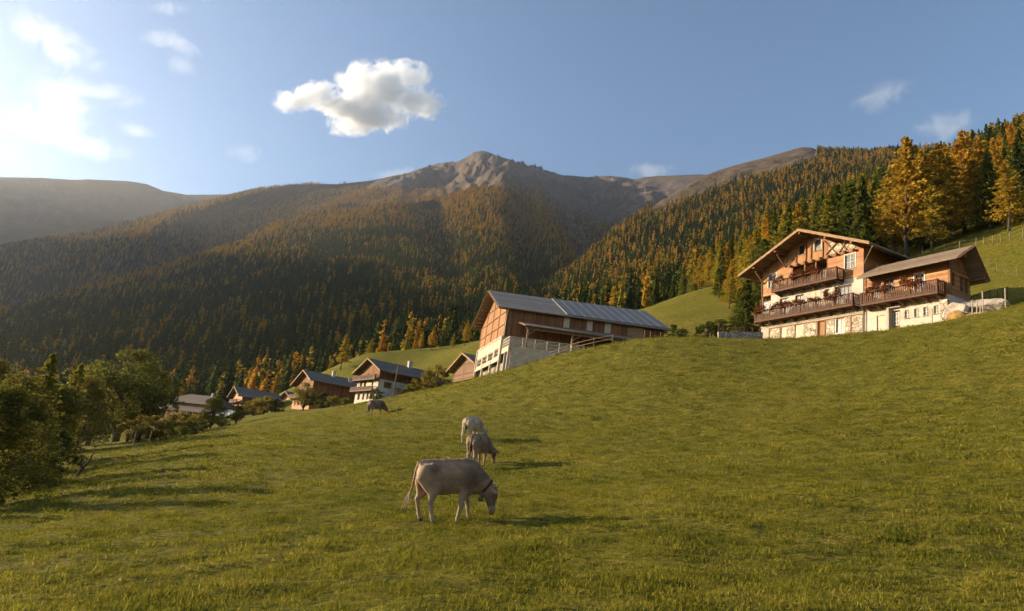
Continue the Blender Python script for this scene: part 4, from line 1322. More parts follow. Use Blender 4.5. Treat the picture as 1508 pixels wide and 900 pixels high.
def barn():
    o = empty('barn', BN0, 0, 'long timber barn with solar panels and white posts below its gable', 'barn')
    # local frame: v along the long side, d into the building, z up
    xf = lambda v, d, z: (BL.x * v - BG.x * d, BL.y * v - BG.y * d, z)
    gf = lambda u, n, z: xf(n, u, z)                     # gable wall: u = depth, n inward
    Lb, Db = 19.2, 13.2
    ridge_d, ridge_z, sl = 6.6, 7.1, .505
    zt = lambda d: ridge_z - .22 - abs(d - ridge_d) * sl
    b = MB(xf); holed(b, .003, Lb, -.0, zt(.2), 0, .2, [(13.1, 13.15, .5, .6)]); b.box(.2, Lb, Db - .2, Db, -1.6, zt(Db - .1)); b.box(Lb - .2, Lb, .21, Db - .21, -1.6, zt(.3))
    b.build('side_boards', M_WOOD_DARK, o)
    b = MB(xf); b.box(.003, 9.5, .03, .25, -1.9, -.003); b.build('plinth', M_CONCRETE, o)
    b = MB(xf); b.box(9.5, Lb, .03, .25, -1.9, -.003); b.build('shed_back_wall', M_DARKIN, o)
    b = MB(gf); 
    pts = [(0, .003), (Db, .003), (Db, zt(Db)), (ridge_d, zt(ridge_d)), (0, zt(0))]
    n = len(pts); b.v += [(u, 0, z) for u, z in pts] + [(u, .2, z) for u, z in pts]
    b.f += [list(range(n)), [n + i for i in range(n)][::-1]] + [[i, (i + 1) % n, n + (i + 1) % n, n + i] for i in range(n)]
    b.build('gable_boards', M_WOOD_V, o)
    b = MB(gf)
    for z in (1.55, 3.1, 4.6): 
        dd = (z - zt(0)) / sl; b.bar((max(.1, dd + .1), -.03, z), (min(Db - .1, Db - dd - .1), -.03, z), .06, .16, (0, 1, 0))
    for u in (.12, 3.3, 6.6, 9.9, Db - .12): b.box(u - .1, u + .1, -.08, -.004, .01, zt(u) - .05)
    b.build('gable_frame', M_BEAM_PALE, o)
    # white gallery below the gable
    b = MB(gf); holes = [(1.2, 3.2, -2.3, -1.25), (3.8, 6.4, -2.4, -1.35), (7.0, 9.6, -2.4, -1.35), (10.1, 12.6, -2.4, -1.35)]
    holed(b, 0, Db, -2.88, -.003, -.12, .1, holes); b.build('gallery_wall', M_WHITE_WOOD, o)
    for h in holes[1:]: window(o, *h, lambda u, n, z: gf(u, n - .12, z), mull=(3, 1), fw=.09, mat=M_WHITE_WOOD, sill=False)
    window(o, *holes[0], lambda u, n, z: gf(u, n - .12, z), mull=(2, 1), fw=.09, mat=M_WHITE_WOOD, sill=False)
    b = MB(gf); b.box(-.1, Db + .1, -.2, -.121, -.12, .06); b.box(-.1, Db + .1, -.2, -.121, -2.95, -2.72); b.build('gallery_rail', M_WHITE_WOOD, o)
    b = MB(gf); b.box(.2, Db - .2, .5, .7, -6.0, -2.89); b.build('cellar_wall', M_RUBBLE, o)
    for u in (.05, 4.4, 8.8, Db - .1):
        b = MB(gf); b.box(u - .16, u + .16, -.26, -.005, -6.0, .02 if u < 1 or u > 12 else -2.6); b.build('post', M_WHITE_WOOD, o)
    # terrace with ramp deck in front of the long side
    T0, T1, TD, TZ = .02, 5.4, -3.2, -1.62
    b = MB(xf); b.box(T0, T1 + 3.4, TD, -.01, TZ - .22, TZ); b.build('terrace_floor', M_CONCRETE, o)
    b = MB(xf); b.box(T0 + .3, T1, TD + .02, TD + .25, TZ - 3.4, TZ - .221); b.build('terrace_wall', M_CONCRETE, o)
    b = MB(xf); b.box(T0 - .06, T0 - .004, TD - .03, -.15, TZ - .62, TZ + .03); b.box(T0 - .08, T0 + .16, TD - .05, TD + .2, TZ - 3.4, TZ - .225); b.box(T0 - .08, T0 + .16, -1.8, -1.6, TZ - 3.4, TZ - .225)
    b.build('terrace_fascia', M_WHITE_WOOD, o)
    b = MB(xf)
    def rail(p, q, h=1.12, nn=4):
        for i in range(nn + 1):
            t = i / nn; x = p[0] + (q[0] - p[0]) * t; y = p[1] + (q[1] - p[1]) * t; z = p[2] + (q[2] - p[2]) * t
            b.box(x - .05, x + .05, y - .05, y + .05, z, z + h)
        for zz in (.35, .7, 1.08): b.bar((p[0], p[1], p[2] + zz), (q[0], q[1], q[2] + zz), .05, .09)
    rail((T0, -.3, TZ), (T0, TD + .06, TZ), nn=5); rail((T0 + .12, TD + .05, TZ), (T1 + 3.2, TD + .05, TZ), nn=6)
    b.build('terrace_railing', M_WHITE_WOOD, o)
    # lean-to roof over the terrace
    b = MB(xf); y0, z0, z1 = -3.35, 1.0, 2.02; x0, x1 = 1.6, 17.0
    b.hexa([(x0, y0, z0 - .14), (x1, y0, z0 - .14), (x1, -.01, z1 - .14), (x0, -.01, z1 - .14), (x0, y0, z0), (x1, y0, z0), (x1, -.01, z1), (x0, -.01, z1)])
    lt = b.build('lean_to_roof', M_SHINGLE, o)
    b = MB(xf); b.bar((x0 - .03, y0, z0 - .08), (x0 - .03, -.01, z1 - .08), .05, .24, (1, 0, 0)); b.build('bargeboard', M_BEAM_PALE, lt)
    b = MB(xf); b.bar((x0 + .2, y0 + .35, z0 - .28), (x1 - .1, y0 + .35, z0 - .28), .16, .26); b.build('beam', M_BEAM, lt)
    for x in (2.0, 7.2, 12.2):
        b = MB(xf); b.box(x - .09, x + .09, y0 + .27, y0 + .43, TZ - (.2 if x > 8 else 0), z0 - .42)
        b.bar((x + .05, y0 + .35, .0), (x + .85, y0 + .35, z0 - .42), .10, .12, (0, 1, 0)); b.build('post', M_BEAM_PALE, lt)
    # pale hatch boards on the long side
    for (a, c, z_, z2) in ((6.95, 7.65, 2.06, 3.3), (9.78, 10.45, 2.06, 3.35), (11.95, 12.7, 2.06, 3.35), (14.75, 16.6, 2.06, 3.3)):
        b = MB(xf); b.box(a, c, -.05, -.004, z_, z2); b.build('hatch', M_WHITE_WOOD if c - a < 1 else M_BEAM_PALE, o)
    # roof
    ov = -1.15
    b = MB(xf); t = .2; e0 = -.62; e1_ = Db + .95
    zE0 = ridge_z - sl * (ridge_d - e0); zE1 = ridge_z - sl * (e1_ - ridge_d)
    b.hexa([(ov, e0, zE0 - t), (Lb + .6, e0, zE0 - t), (Lb + .6, ridge_d, ridge_z - t), (ov, ridge_d, ridge_z - t), (ov, e0, zE0), (Lb + .6, e0, zE0), (Lb + .6, ridge_d, ridge_z), (ov, ridge_d, ridge_z)])
    b.hexa([(ov, ridge_d, ridge_z - t), (Lb + .6, ridge_d, ridge_z - t), (Lb + .6, e1_, zE1 - t), (ov, e1_, zE1 - t), (ov, ridge_d, ridge_z), (Lb + .6, ridge_d, ridge_z), (Lb + .6, e1_, zE1), (ov, e1_, zE1)])
    rf = b.build('roof', M_BARN_ROOF, o)
    b = MB(xf)
    for (a, c) in (((e0, zE0), (ridge_d, ridge_z)), ((ridge_d, ridge_z), (e1_, zE1))):
        b.bar((ov - .03, a[0], a[1] - .1), (ov - .03, c[0], c[1] - .1), .05, .30, (1, 0, 0))
    b.build('bargeboard', M_BEAM_PALE, rf)
    b = MB(xf)
    for i in range(1, 12):
        for side in (0, 1):
            q = i / 12; d = e0 + (ridge_d - e0) * q if side == 0 else ridge_d + (e1_ - ridge_d) * q
            z = ridge_z - sl * abs(d - ridge_d) - t
            b.bar((ov + .05, d, z - .05), (.0, d, z - .05), .09, .09)
    b.build('soffit_batten', M_BEAM, rf)
    for d in (.1, 3.3, 6.6, 9.9, 13.1):
        p = MB(xf); p.box(ov + .15, -.01, d - .1, d + .1, zt(d) - .28, zt(d) - .02); p.build('purlin', M_BEAM, rf)
    b = MB(xf); b.tube([(ov + .1, e0 - .07, zE0 - .13), (Lb + .5, e0 - .07, zE0 - .13)], .075, 8); b.tube([(.05, e0, zE0 - .2), (.02, -.1, zE0 - .9), (.0, -.12, -1.5)], .05, 6); b.build('gutter', M_METAL, rf)
    # solar panels, one strip per column
    up = Vector((0, 1, sl)).normalized()
    for i in range(11):
        v0 = 7.1 + i * 1.14; v1 = v0 + 1.11
        q = []
        for (v, s) in ((v0, .02), (v1, .02), (v1, .985), (v0, .985)):
            d = e0 + (ridge_d - e0) * s; q.append((v, d, zE0 + (ridge_z - zE0) * s))
        n = Vector((0, -sl, 1)).normalized()
        m = MB(xf); top = [Vector(p) + n * .10 for p in q]; bot = [Vector(p) + n * .04 for p in q]
        m.hexa(bot + top); so = m.build('solar_panel', M_SOLAR, o)
        uv = so.data.uv_layers.new(name='UVMap')
        for poly in so.data.polygons:
            for li, vi in zip(poly.loop_indices, poly.vertices):
                uv.data[li].uv = ((0, 0), (1, 0), (1, 1), (0, 1))[vi % 4]
    return o


barn()


# ================================================================ houses in the valley
def valley_house(name, label, C0, a, W, D, hw, ht, apex, L, R, lower, upper, roofmat, windows=(), side_windows=(), balconies=(), off=1.4, chimneys=(), cat='house', lower_depth=None, side_extra=None, bal_mat=None, barge=M_BEAM_PALE):
    e1 = Vector((math.sin(rad(a)), -math.cos(rad(a)), 0))
    o = empty(name, C0, math.atan2(e1.y, e1.x), label, cat)
    sx = lambda u, n, z: (-n, u, z)
    LD = lower_depth or D
    fh = [w for w in windows if w[3] <= hw + .01]; uh = [w for w in windows if w[2] >= hw - .01]
    if hw > 0:
        b = MB(); holed(b, -W, 0, -2.5, hw, 0, .3, fh); b.box(-W, -W + .3, .301, LD, -2.5, hw); b.box(-W + .301, -.301, LD - .3, LD, -2.5, hw)
        wall = b.build('wall', lower, o)
        b = MB(sx); holed(b, .301, LD, -2.5, hw, 0, .3, [w for w in side_windows if w[3] <= hw + .01]); b.build('side_wall', M_PLASTER_GREY if lower is M_PLASTER else lower, o)
    slL = (apex[1] - L[1]) / (apex[0] - L[0]); slR = (apex[1] - R[1]) / (R[0] - apex[0])
    zt = lambda x: apex[1] - .2 - (apex[0] - x) * slL if x < apex[0] else apex[1] - .2 - (x - apex[0]) * slR
    b = MB(); holed(b, -W, 0, hw + .002, ht, -.02, .2, uh)
    prism_wall(b, [(-W, ht), (0, ht), (0, max(zt(0), ht + .01)), (apex[0], zt(apex[0])), (-W, max(zt(-W), ht + .01))], -.02, .2)
    prism_wall(b, [(-W, hw), (0, hw), (0, max(zt(0), ht + .01)), (apex[0], zt(apex[0])), (-W, max(zt(-W), ht + .01))], D - .2, D)
    b.build('timber_gable', upper, o)
    b = MB(); b.box(-.2, .02, .201, D - .201, hw + .002, zt(-.1)); b.box(-W - .02, -W + .2, .201, D - .201, hw + .002, zt(-W + .1)); b.build('timber_side', M_WOOD_DARK if upper is not M_WOOD_DARK_H else upper, o)
    for w in windows: window(o, *w[:4], (lambda x, y, z: (x, y - (.02 if w[2] >= hw - .01 else 0), z)), mat=M_FRAME_BROWN, mull=(1, 0), fw=.1, sill=False)
    for w in side_windows: window(o, *w[:4], sx, mat=M_FRAME_BROWN, mull=(1, 1), fw=.12, surround=.18, sill=False)
    for bb in balconies: balcony(o, bb[0], bb[1], bb[2], bb[3], 1.2, brackets=4, mat=bal_mat or M_BALC, step=.2)
    rf = gable_roof(o, L, apex, R, -off, D + .8, .22, roofmat, fascia=barge, purlins=[(apex[0], zt(apex[0])), (-W + .2, zt(-W + .2)), (-.2, zt(-.2))], rafters=False)
    for (x, y, h, wd) in chimneys:
        b = MB(); zz = zt(x); b.box(x - wd, x + wd, y - wd, y + wd, zz - .3, zz + h); b.box(x - wd - .1, x + wd + .1, y - wd - .1, y + wd + .1, zz + h + .002, zz + h + .14); b.build('chimney', M_PLASTER, rf)
    return o


wh = valley_house('white_house', 'white valley house with two timber balconies and a grey roof', (-26.36, 147.67, 12.5), 33, 11.9, 13.5, 4.3, 5.9, (-4.9, 8.9), (-12.9, 5.75), (3.0, 5.8), M_PLASTER, M_WOOD_DARK, M_SLATE,
                  windows=[(-10.2, -8.9, 2.55, 3.9), (-8.0, -6.6, 2.55, 3.9), (-3.6, -2.6, 2.9, 3.8), (-10.4, -9.0, -.2, 1.25), (-7.6, -6.4, -.2, 1.25), (-5.2, -4.2, -.2, 1.25), (-3.4, -2.2, -.2, 1.25), (-6.5, -5.2, 4.5, 5.7)],
                  side_windows=[(1.5, 3.0, 2.75, 3.75)], balconies=[(-12.2, .4, 4.15, 5.05), (-12.6, -.1, 1.7, 2.55)], chimneys=[(-4.2, 8.6, 1.5, .42)], lower_depth=8.2)
# covered store with a white canopy beside it
_wxf = lambda u, n, z: (-n, u, z)
b = MB(_wxf); b.hexa([(3.6, -2.2, 2.9), (7.6, -2.2, 2.9), (7.6, -.05, 3.5), (3.6, -.05, 3.5), (3.6, -2.2, 3.0), (7.6, -2.2, 3.0), (7.6, -.05, 3.6), (3.6, -.05, 3.6)])
b.build('canopy', M_PLASTER_GREY, wh)
for u in (3.8, 5.6, 7.4):
    b = MB(_wxf); b.box(u - .1, u + .1, -2.1, -1.9, -1.5, 2.88); b.build('canopy_post', M_BEAM, wh)
b = MB(_wxf); b.hexa([(7.2, -1.2, 4.6), (13.6, -1.2, 4.6), (13.6, .3, 5.1), (7.2, .3, 5.1), (7.2, -1.2, 4.75), (13.6, -1.2, 4.75), (13.6, .3, 5.25), (7.2, .3, 5.25)]); b.build('side_roof', M_SLATE, wh)

valley_house('timber_house', 'dark timber house with a carved balcony and lean-to roof beside the white house', (-44.5, 164.1, 10.0), 31, 15.5, 13.0, 2.0, 5.4, (-6.4, 8.9), (-15.8, 5.4), (1.6, 6.1), M_WOOD_V, M_WOOD_DARK, M_SLATE,
             windows=[(-13.5, -12.2, .3, 1.6), (-10.5, -9.4, .3, 1.6), (-7.5, -6.4, .3, 1.6), (-4.5, -3.4, .3, 1.6), (-11.5, -10.2, 3.2, 4.5), (-8, -6.6, 3.2, 4.5), (-5, -3.8, 3.2, 4.5)],
             balconies=[(-15.3, -3.0, 2.2, 3.0)], chimneys=[(-5.2, 6.0, 1.4, .35), (-2.5, 9.5, 1.1, .3)])
valley_house('hay_barn', 'small log hay barn with open gaps between its timbers below the big barn', (-4.56, 114.9, 15.3), 23, 11.0, 7.0, 0.0, 2.2, (-4.9, 4.7), (-12.3, 2.0), (1.7, 2.3), M_WOOD_DARK_H, M_WOOD_DARK_H, M_SLATE,
             windows=(), cat='barn', off=1.2)
valley_house('gabled_house', 'small gabled house with a pale bargeboard behind the young tree', (-70.8, 192.4, 8.6), 33, 11.5, 10.5, 1.6, 2.8, (-6.8, 6.3), (-12.8, 3.2), (.9, 3.4), M_WOOD_DARK, M_WOOD_V, M_SLATE, windows=[(-9, -7.8, .2, 1.4), (-4, -2.8, .2, 1.4)], balconies=[(-9.5, -1.0, 1.75, 2.5)])
valley_house('white_gabled_cottage', 'small cottage with a pale side and red brown roof behind the yellow bushes', (-60.5, 205.0, 10.6), 40, 8.0, 8.0, 2.2, 3.4, (-4.0, 5.6), (-8.8, 3.4), (.8, 3.4), M_PLASTER_GREY, M_WOOD, M_SLATE, windows=[(-6, -5, .8, 1.9), (-3, -2, .8, 1.9)])


def long_shed():
    """broad low farm building with a hipped grey roof and lower lean-to roofs"""
    e1 = Vector((math.sin(rad(62)), -math.cos(rad(62)), 0))
    o = empty('farm_shed', (-77.0, 190.0, 4.9), math.atan2(e1.y, e1.x), 'broad dark farm building with a low grey hipped roof at the valley edge', 'shed')
    b = MB(); b.box(-19, -1, 0, 9, -2.5, 3.6); b.build('wall', M_WOOD_DARK, o)
    b = MB()
    A, B, Cc, Dd = (-20.5, -1.2, 3.4), (.4, -1.2, 3.4), (.4, 10.2, 3.4), (-20.5, 10.2, 3.4); r0, r1 = (-16.5, 4.5, 6.3), (-4.5, 4.5, 6.3)
    b.poly([A, B, r1, r0]); b.poly([B, Cc, r1]); b.poly([Cc, Dd, r0, r1]); b.poly([Dd, A, r0]); b.poly([A, Dd, Cc, B])
    rf = b.build('roof', M_SLATE, o)
    b = MB(); b.box(-7.0, -6.4, 4.0, 4.6, 5.9, 7.1); b.build('chimney', M_PLASTER, rf)
    b = MB(); b.hexa([(-21, -4.8, .9), (2.5, -4.8, .9), (2.5, -.02, 2.5), (-21, -.02, 2.5), (-21, -4.8, 1.05), (2.5, -4.8, 1.05), (2.5, -.02, 2.65), (-21, -.02, 2.65)]); b.build('lean_to_roof', M_SLATE, o)
    b = MB(); b.hexa([(2.55, -3.5, .6), (9.0, -3.5, .6), (7.5, 2.5, 2.8), (2.55, 2.5, 2.8), (2.55, -3.5, .75), (9.0, -3.5, .75), (7.5, 2.5, 2.95), (2.55, 2.5, 2.95)]); b.build('side_roof', M_PLASTER_GREY, o)
    for x in (-18, -14, -10, -7.2, -6.6, -4.4, -2, 2):
        b = MB(); b.box(x - .13, x + .13, -4.6, -4.35, -2.5, .95); b.build('post', M_BEAM_PALE, o)
    b = MB(); b.box(-5.6, -4.6, -.09, -.01, -1, 1.9); b.build('door', M_WHITE_WOOD, o)
    b = MB(); b.box(3.0, 7.8, -2.8, 2.2, -2.5, .9); b.build('store', M_WOOD_DARK, o)


long_shed()

# ================================================================ cows
def sd_cone(P, a, b, r1, r2):
    """round cone distance"""
    ba = b - a; l2 = ba @ ba; rr = r1 - r2; a2 = max(l2 - rr * rr, 1e-9); il2 = 1.0 / l2
    pa = P - a; y = pa @ ba; z = y - l2
    x2 = ((pa * l2 - y[..., None] * ba) ** 2).sum(-1); y2 = y * y * l2; z2 = z * z * l2
    k = np.sign(rr) * rr * rr * x2
    c1 = np.sign(z) * a2 * z2 > k; c2 = np.sign(y) * a2 * y2 < k
    d = (np.sqrt(x2 * a2 * il2) + y * rr) * il2 - r1
    d = np.where(c2, np.sqrt(x2 + y2) * il2 - r1, d)
    return np.where(c1, np.sqrt(x2 + z2) * il2 - r2, d)


def smin(a, b, k):
    h = np.clip(.5 + .5 * (b - a) / k, 0, 1)
    return b * (1 - h) + a * h - k * h * (1 - h)


def surface_nets(D, lo, h):
    """closed surface of the zero level of the grid D"""
    nx, ny, nz = D.shape; S = D < 0
    corners = [(i, j, k) for i in (0, 1) for j in (0, 1) for k in (0, 1)]
    sub = lambda A, c: A[c[0]:nx - 1 + c[0], c[1]:ny - 1 + c[1], c[2]:nz - 1 + c[2]]
    cnt = sum(sub(S, c).astype(int) for c in corners)
    act = (cnt > 0) & (cnt < 8)
    acc = np.zeros(act.shape + (3,)); num = np.zeros(act.shape)
    for c in corners:
        for ax in range(3):
            if c[ax]: continue
            e = list(c); e[ax] = 1; e = tuple(e)
            A, B = sub(D, c), sub(D, e); cross = (A < 0) != (B < 0)
            t = np.where(cross, A / np.where(cross, A - B, 1), 0)
            p = np.zeros(act.shape + (3,)); 
            for q in range(3): p[..., q] = c[q]
            p[..., ax] += t
            acc += np.where(cross[..., None], p, 0); num += cross
    idx = -np.ones(act.shape, int); I = np.argwhere(act); idx[act] = np.arange(len(I))
    V = (I + acc[act] / num[act][:, None]) * h + lo
    F = []
    for ax in range(3):
        a1, a2 = (ax + 1) % 3, (ax + 2) % 3
        sl0 = [slice(None)] * 3; sl1 = [slice(None)] * 3; sl0[ax] = slice(0, -1); sl1[ax] = slice(1, None)
        ch = S[tuple(sl0)] != S[tuple(sl1)]; first = S[tuple(sl0)]
        E = np.argwhere(ch)
        E = E[(E[:, a1] > 0) & (E[:, a2] > 0) & (E[:, a1] < D.shape[a1] - 1) & (E[:, a2] < D.shape[a2] - 1)]
        def cell(d1, d2):
            Q = E.copy(); Q[:, a1] -= d1; Q[:, a2] -= d2; return idx[Q[:, 0], Q[:, 1], Q[:, 2]]
        q = np.stack([cell(1, 1), cell(0, 1), cell(0, 0), cell(1, 0)], 1)
        fl = ~first[E[:, 0], E[:, 1], E[:, 2]]
        q[fl] = q[fl][:, ::-1]
        F.append(q)
    return V, np.vstack(F)


def coat_material(name, base, dark, pale):
    m, nt, out = new_mat(name); g = NT(nt)
    a = g.node('ShaderNodeAttribute', attribute_name='coat')
    co = g.coord('Object')
    n = g.noise(g.mapping(co, (1, 1, 1.6)), 2.6, 4, .6); n2 = g.noise(g.mapping(co, (9, 9, 3)), 7, 4, .6)
    c = g.ramp(g.math('ADD', g.math('MULTIPLY', n, .75), g.math('MULTIPLY', n2, .25)), [(.38, dark), (.52, base), (.66, tuple(x * 1.45 for x in base))])
    sep = g.node('ShaderNodeSeparateColor'); nt.links.new(a.outputs['Color'], sep.inputs[0])
    c = g.mix(sep.outputs[0], c, pale); c = g.mix(sep.outputs[1], c, (.035, .028, .024)); c = g.mix(sep.outputs[2], c, tuple(x * .5 for x in dark))
    b = g.bump(n2, .6, .02)
    d = g.node('ShaderNodeBsdfPrincipled'); nt.links.new(c, d.inputs['Base Color']); d.inputs['Roughness'].default_value = .62; d.inputs['Specular IOR Level'].default_value = .25
    d.inputs['Sheen Weight'].default_value = .12; d.inputs['Sheen Roughness'].default_value = .5; nt.links.new(b, d.inputs['Normal'])
    nt.links.new(d.outputs[0], out.inputs[0]); return m


COATS = [coat_material('taupe_hide', (.25, .148, .08), (.14, .082, .045), (.42, .315, .21)), coat_material('pale_hide', (.42, .32, .205), (.30, .215, .135), (.44, .35, .24)), coat_material('brown_hide', (.20, .112, .062), (.115, .065, .038), (.28, .22, .16)), coat_material('dark_hide', (.16, .095, .056), (.10, .058, .035), (.22, .17, .12))]
M_HORN = simple_mat('horn', (.42, .36, .27), .3, 8, .4, .1)
M_EYE = simple_mat('dark_eye', (.015, .011, .009), .1, 8, .12, .0, spec=.6)
M_STRAP = simple_mat('leather_strap', (.035, .022, .016), .2, 8, .7, .2)
M_BELL = simple_mat('bronze_bell', (.09, .065, .035), .3, 8, .4, .2, spec=.6)
M_TUFT = simple_mat('tail_hair', (.34, .25, .17), .3, 8, .9, .5)


def make_cow(name, label, px, py, yaw, pitch, coat, size=1.0, h=.018, stance=None, bell=False, horns=True, head_side=0.0, tail=0):
    hitp = hit(px, py)
    O = Vector((hitp[0], hitp[1], hitp[2]))
    cy_, sy_ = math.cos(yaw), math.sin(yaw)
    def gz_local(x, y):
        wx, wy = O.x + (x * cy_ - y * sy_) * size, O.y + (x * sy_ + y * cy_) * size
        return (ground_at(wx, wy) - O.z) / size
    cp, sp = math.cos(pitch), math.sin(pitch)
    def B(x, y, z):           # body frame -> local: tilted about the middle of the trunk
        x -= .62; z -= .7
        return np.array([.0 + x * cp - z * sp, y, .70 + x * sp + z * cp])
    st = stance or dict(hn=(.24, -.17), hf=(.00, .17), fn=(.80, -.15), ff=(1.13, .15))
    hoof = {}
    for k, (x, y) in st.items():
        p = B(x, y, .0); hoof[k] = np.array([p[0], p[1], gz_local(p[0], p[1]) + .0])
    dz = np.mean([hoof[k][2] - B(st[k][0], st[k][1], 0)[2] for k in st])
    Bz = lambda x, y, z: B(x, y, z) + np.array([0, 0, dz])
    prims = []
    def cone(a, b, r1, r2, k=.06, sy=1.0): prims.append((np.array(a), np.array(b), r1, r2, k, sy))
    tor = [(.10, 1.10, .235), (.36, 1.055, .285), (.60, .985, .355), (.88, .985, .355), (1.08, 1.03, .31)]
    for (x1, z1, r1), (x2, z2, r2) in zip(tor, tor[1:]): cone(Bz(x1, 0, z1), Bz(x2, 0, z2), r1, r2, .06, .80)
    cone(Bz(.0, 0, 1.345), Bz(.5, 0, 1.345), .045, .055, .07); cone(Bz(.5, 0, 1.345), Bz(1.0, 0, 1.365), .055, .06, .07)
    cone(Bz(1.0, 0, 1.29), Bz(1.18, 0, 1.25), .12, .11, .08)
    for s in (-1, 1):
        cone(Bz(.22, s * .17, 1.275), Bz(.30, s * .19, 1.22), .06, .07, .07)
        cone(Bz(-.05, s * .10, 1.27), Bz(.02, s * .11, 1.18), .055, .08, .045)
    for k, s in (('hn', -1), ('hf', 1)):
        H = hoof[k]; hk = H + np.array([-.13, 0, .47]); fet = H + np.array([-.035, 0, .12])
        st_ = (Bz(.25, s * .185, .80) + np.array([(H[0] - Bz(.14, 0, 0)[0]) * .35, 0, 0]))
        cone(Bz(.08, s * .15, 1.10), st_, .20, .12, .05, .8)
        cone(Bz(-.02, s * .13, 1.0), hk + np.array([.03, 0, .12]), .13, .062, .06, .9)
        cone(st_, hk, .125, .062, .05, .9); cone(hk, fet, .052, .040, .025); cone(fet, H + np.array([.02, 0, .03]), .042, .052, .02)
    for k, s in (('fn', -1), ('ff', 1)):
        H = hoof[k]; el = Bz(.98, s * .16, .74); el[0] += (H[0] - Bz(.97, 0, 0)[0]) * .25
        kn = el * .46 + H * .54; kn[2] = H[2] + .40; kn[0] += .02; fet = H + np.array([-.01, 0, .11])
        cone(Bz(1.06, s * .15, 1.10), el, .175, .105, .05, .75); cone(el, kn, .105, .060, .05, .9); cone(kn, fet, .054, .038, .025); cone(fet, H + np.array([.025, 0, .03]), .040, .050, .02)
    cone(Bz(1.06, 0, .79), Bz(1.22, 0, .76), .23, .15, .08, .7)
    n0, n1, n2 = Bz(1.14, 0, 1.12), Bz(1.38, head_side * .3, .93), Bz(1.58, head_side * .7, .74)
    cone(n0, n1, .265, .195, .08, .66); cone(n1, n2, .195, .135, .06, .72)
    cone(Bz(1.28, head_side * .2, .78), Bz(1.46, head_side * .5, .62), .14, .08, .08, .5)
    pol = Bz(1.655, head_side * .9, .715)
    gmz = gz_local(pol[0] + .02, pol[1] + head_side * .1) + .09
    muz = np.array([pol[0] + .03 + abs(head_side) * .02, pol[1] + head_side * .12, max(gmz, pol[2] - .50)])
    hd = (muz - pol) / np.linalg.norm(muz - pol); L = np.linalg.norm(muz - pol)
    fwd = np.array([1.0, 0, 0]) - hd * hd[0]; fwd /= np.linalg.norm(fwd)
    side = np.cross(hd, fwd)
    cone(pol, pol + hd * .16, .118, .122, .04, .95); cone(pol + hd * .16, muz - hd * .10, .112, .066, .04, .92); cone(muz - hd * .10, muz, .064, .070, .03)
    cone(pol + hd * .13 - fwd * .12, muz - hd * .08 - fwd * .035, .095, .045, .05, .75)
    cone(muz - hd * .02, muz + fwd * .015, .07, .062, .03)
    for s in (-1, 1):
        e = pol + hd * .05 + side * s * .10
        cone(e, e + side * s * .19 - fwd * .03 + hd * .04, .034, .022, .03); cone(e + side * s * .09 + hd * .02, e + side * s * .15 + hd * .06, .055, .03, .03)
    cone(Bz(.40, 0, .72), Bz(.52, 0, .70), .115, .085, .08, .9)
    pts = np.array([p for q in prims for p in (q[0], q[1])]); rmax = .30
    lo = pts.min(0) - np.array([rmax, .25, .12]); hi = pts.max(0) + np.array([.25, .25, .30])
    nn = np.ceil((hi - lo) / h).astype(int) + 1
    G = np.stack(np.meshgrid(*[lo[i] + np.arange(nn[i]) * h for i in range(3)], indexing='ij'), -1)
    D = np.full(G.shape[:3], 1e3)
    for a, b, r1, r2, k, sy in prims:
        # local box only
        rr = max(r1, r2) + .16
        i0 = np.maximum(((np.minimum(a, b) - rr - lo) / h).astype(int), 0); i1 = np.minimum(((np.maximum(a, b) + rr - lo) / h).astype(int) + 2, nn)
        sl = tuple(slice(i0[q], i1[q]) for q in range(3))
        Pq = G[sl].copy(); mid = (a[1] + b[1]) / 2
        a_, b_ = a.copy(), b.copy()
        if sy != 1.0:
            Pq[..., 1] = (Pq[..., 1] - mid) / sy + mid; a_[1] = (a[1] - mid) / sy + mid; b_[1] = (b[1] - mid) / sy + mid
        d = sd_cone(Pq, a_, b_, r1, r2)
        D[sl] = smin(D[sl], d, k)
    V, F = surface_nets(D, lo, h)
    root = empty(name, O, yaw, label, 'cow', 'cows grazing on the pasture')
    root.scale = (size, size, size)
    me = np_mesh('body', V, F, True)
    colr = np.zeros((len(V), 4), np.float32); colr[:, 3] = 1
    dm = np.linalg.norm(V - muz, axis=1); t = (V - pol) @ hd / L
    near_head = np.linalg.norm(V - (pol + muz) / 2, axis=1) < .5
    colr[:, 0] = np.clip(1 - np.abs(dm - .13) / .05, 0, 1) * .9
    legmin = np.min([np.linalg.norm((V - hoof[k])[:, :2], axis=1) for k in hoof], axis=0)
    hz = V[:, 2] - np.array([gz_local(0, 0)])
    colr[:, 0] = np.maximum(colr[:, 0], np.clip((.78 - (V[:, 2] - dz - .0)) / .35, 0, .38) * (~near_head))
    colr[:, 0] = np.maximum(colr[:, 0], np.clip(1 - np.abs(V[:, 1]) / .05, 0, 1) * np.clip((V[:, 2] - 1.25 - dz) / .1, 0, .3) * 0)
    for k in hoof: colr[:, 1] = np.maximum(colr[:, 1], np.clip((.085 - np.linalg.norm(V - hoof[k] - np.array([.01, 0, .0]), axis=1)) / .02, 0, 1))
    colr[:, 1] = np.maximum(colr[:, 1], np.clip((.062 - np.linalg.norm(V - (muz + hd * .05 + fwd * .05), axis=1)) / .03, 0, 1) * .8)
    colr[:, 2] = np.clip(near_head * (1 - np.abs(t - .55) / .45), 0, .55)
    colr[:, 2] = np.maximum(colr[:, 2], np.clip((V[:, 0] - Bz(.75, 0, .9)[0]) / .5, 0, .5) * np.clip((V[:, 2] - dz - .7) / .2, 0, 1) * (~near_head))
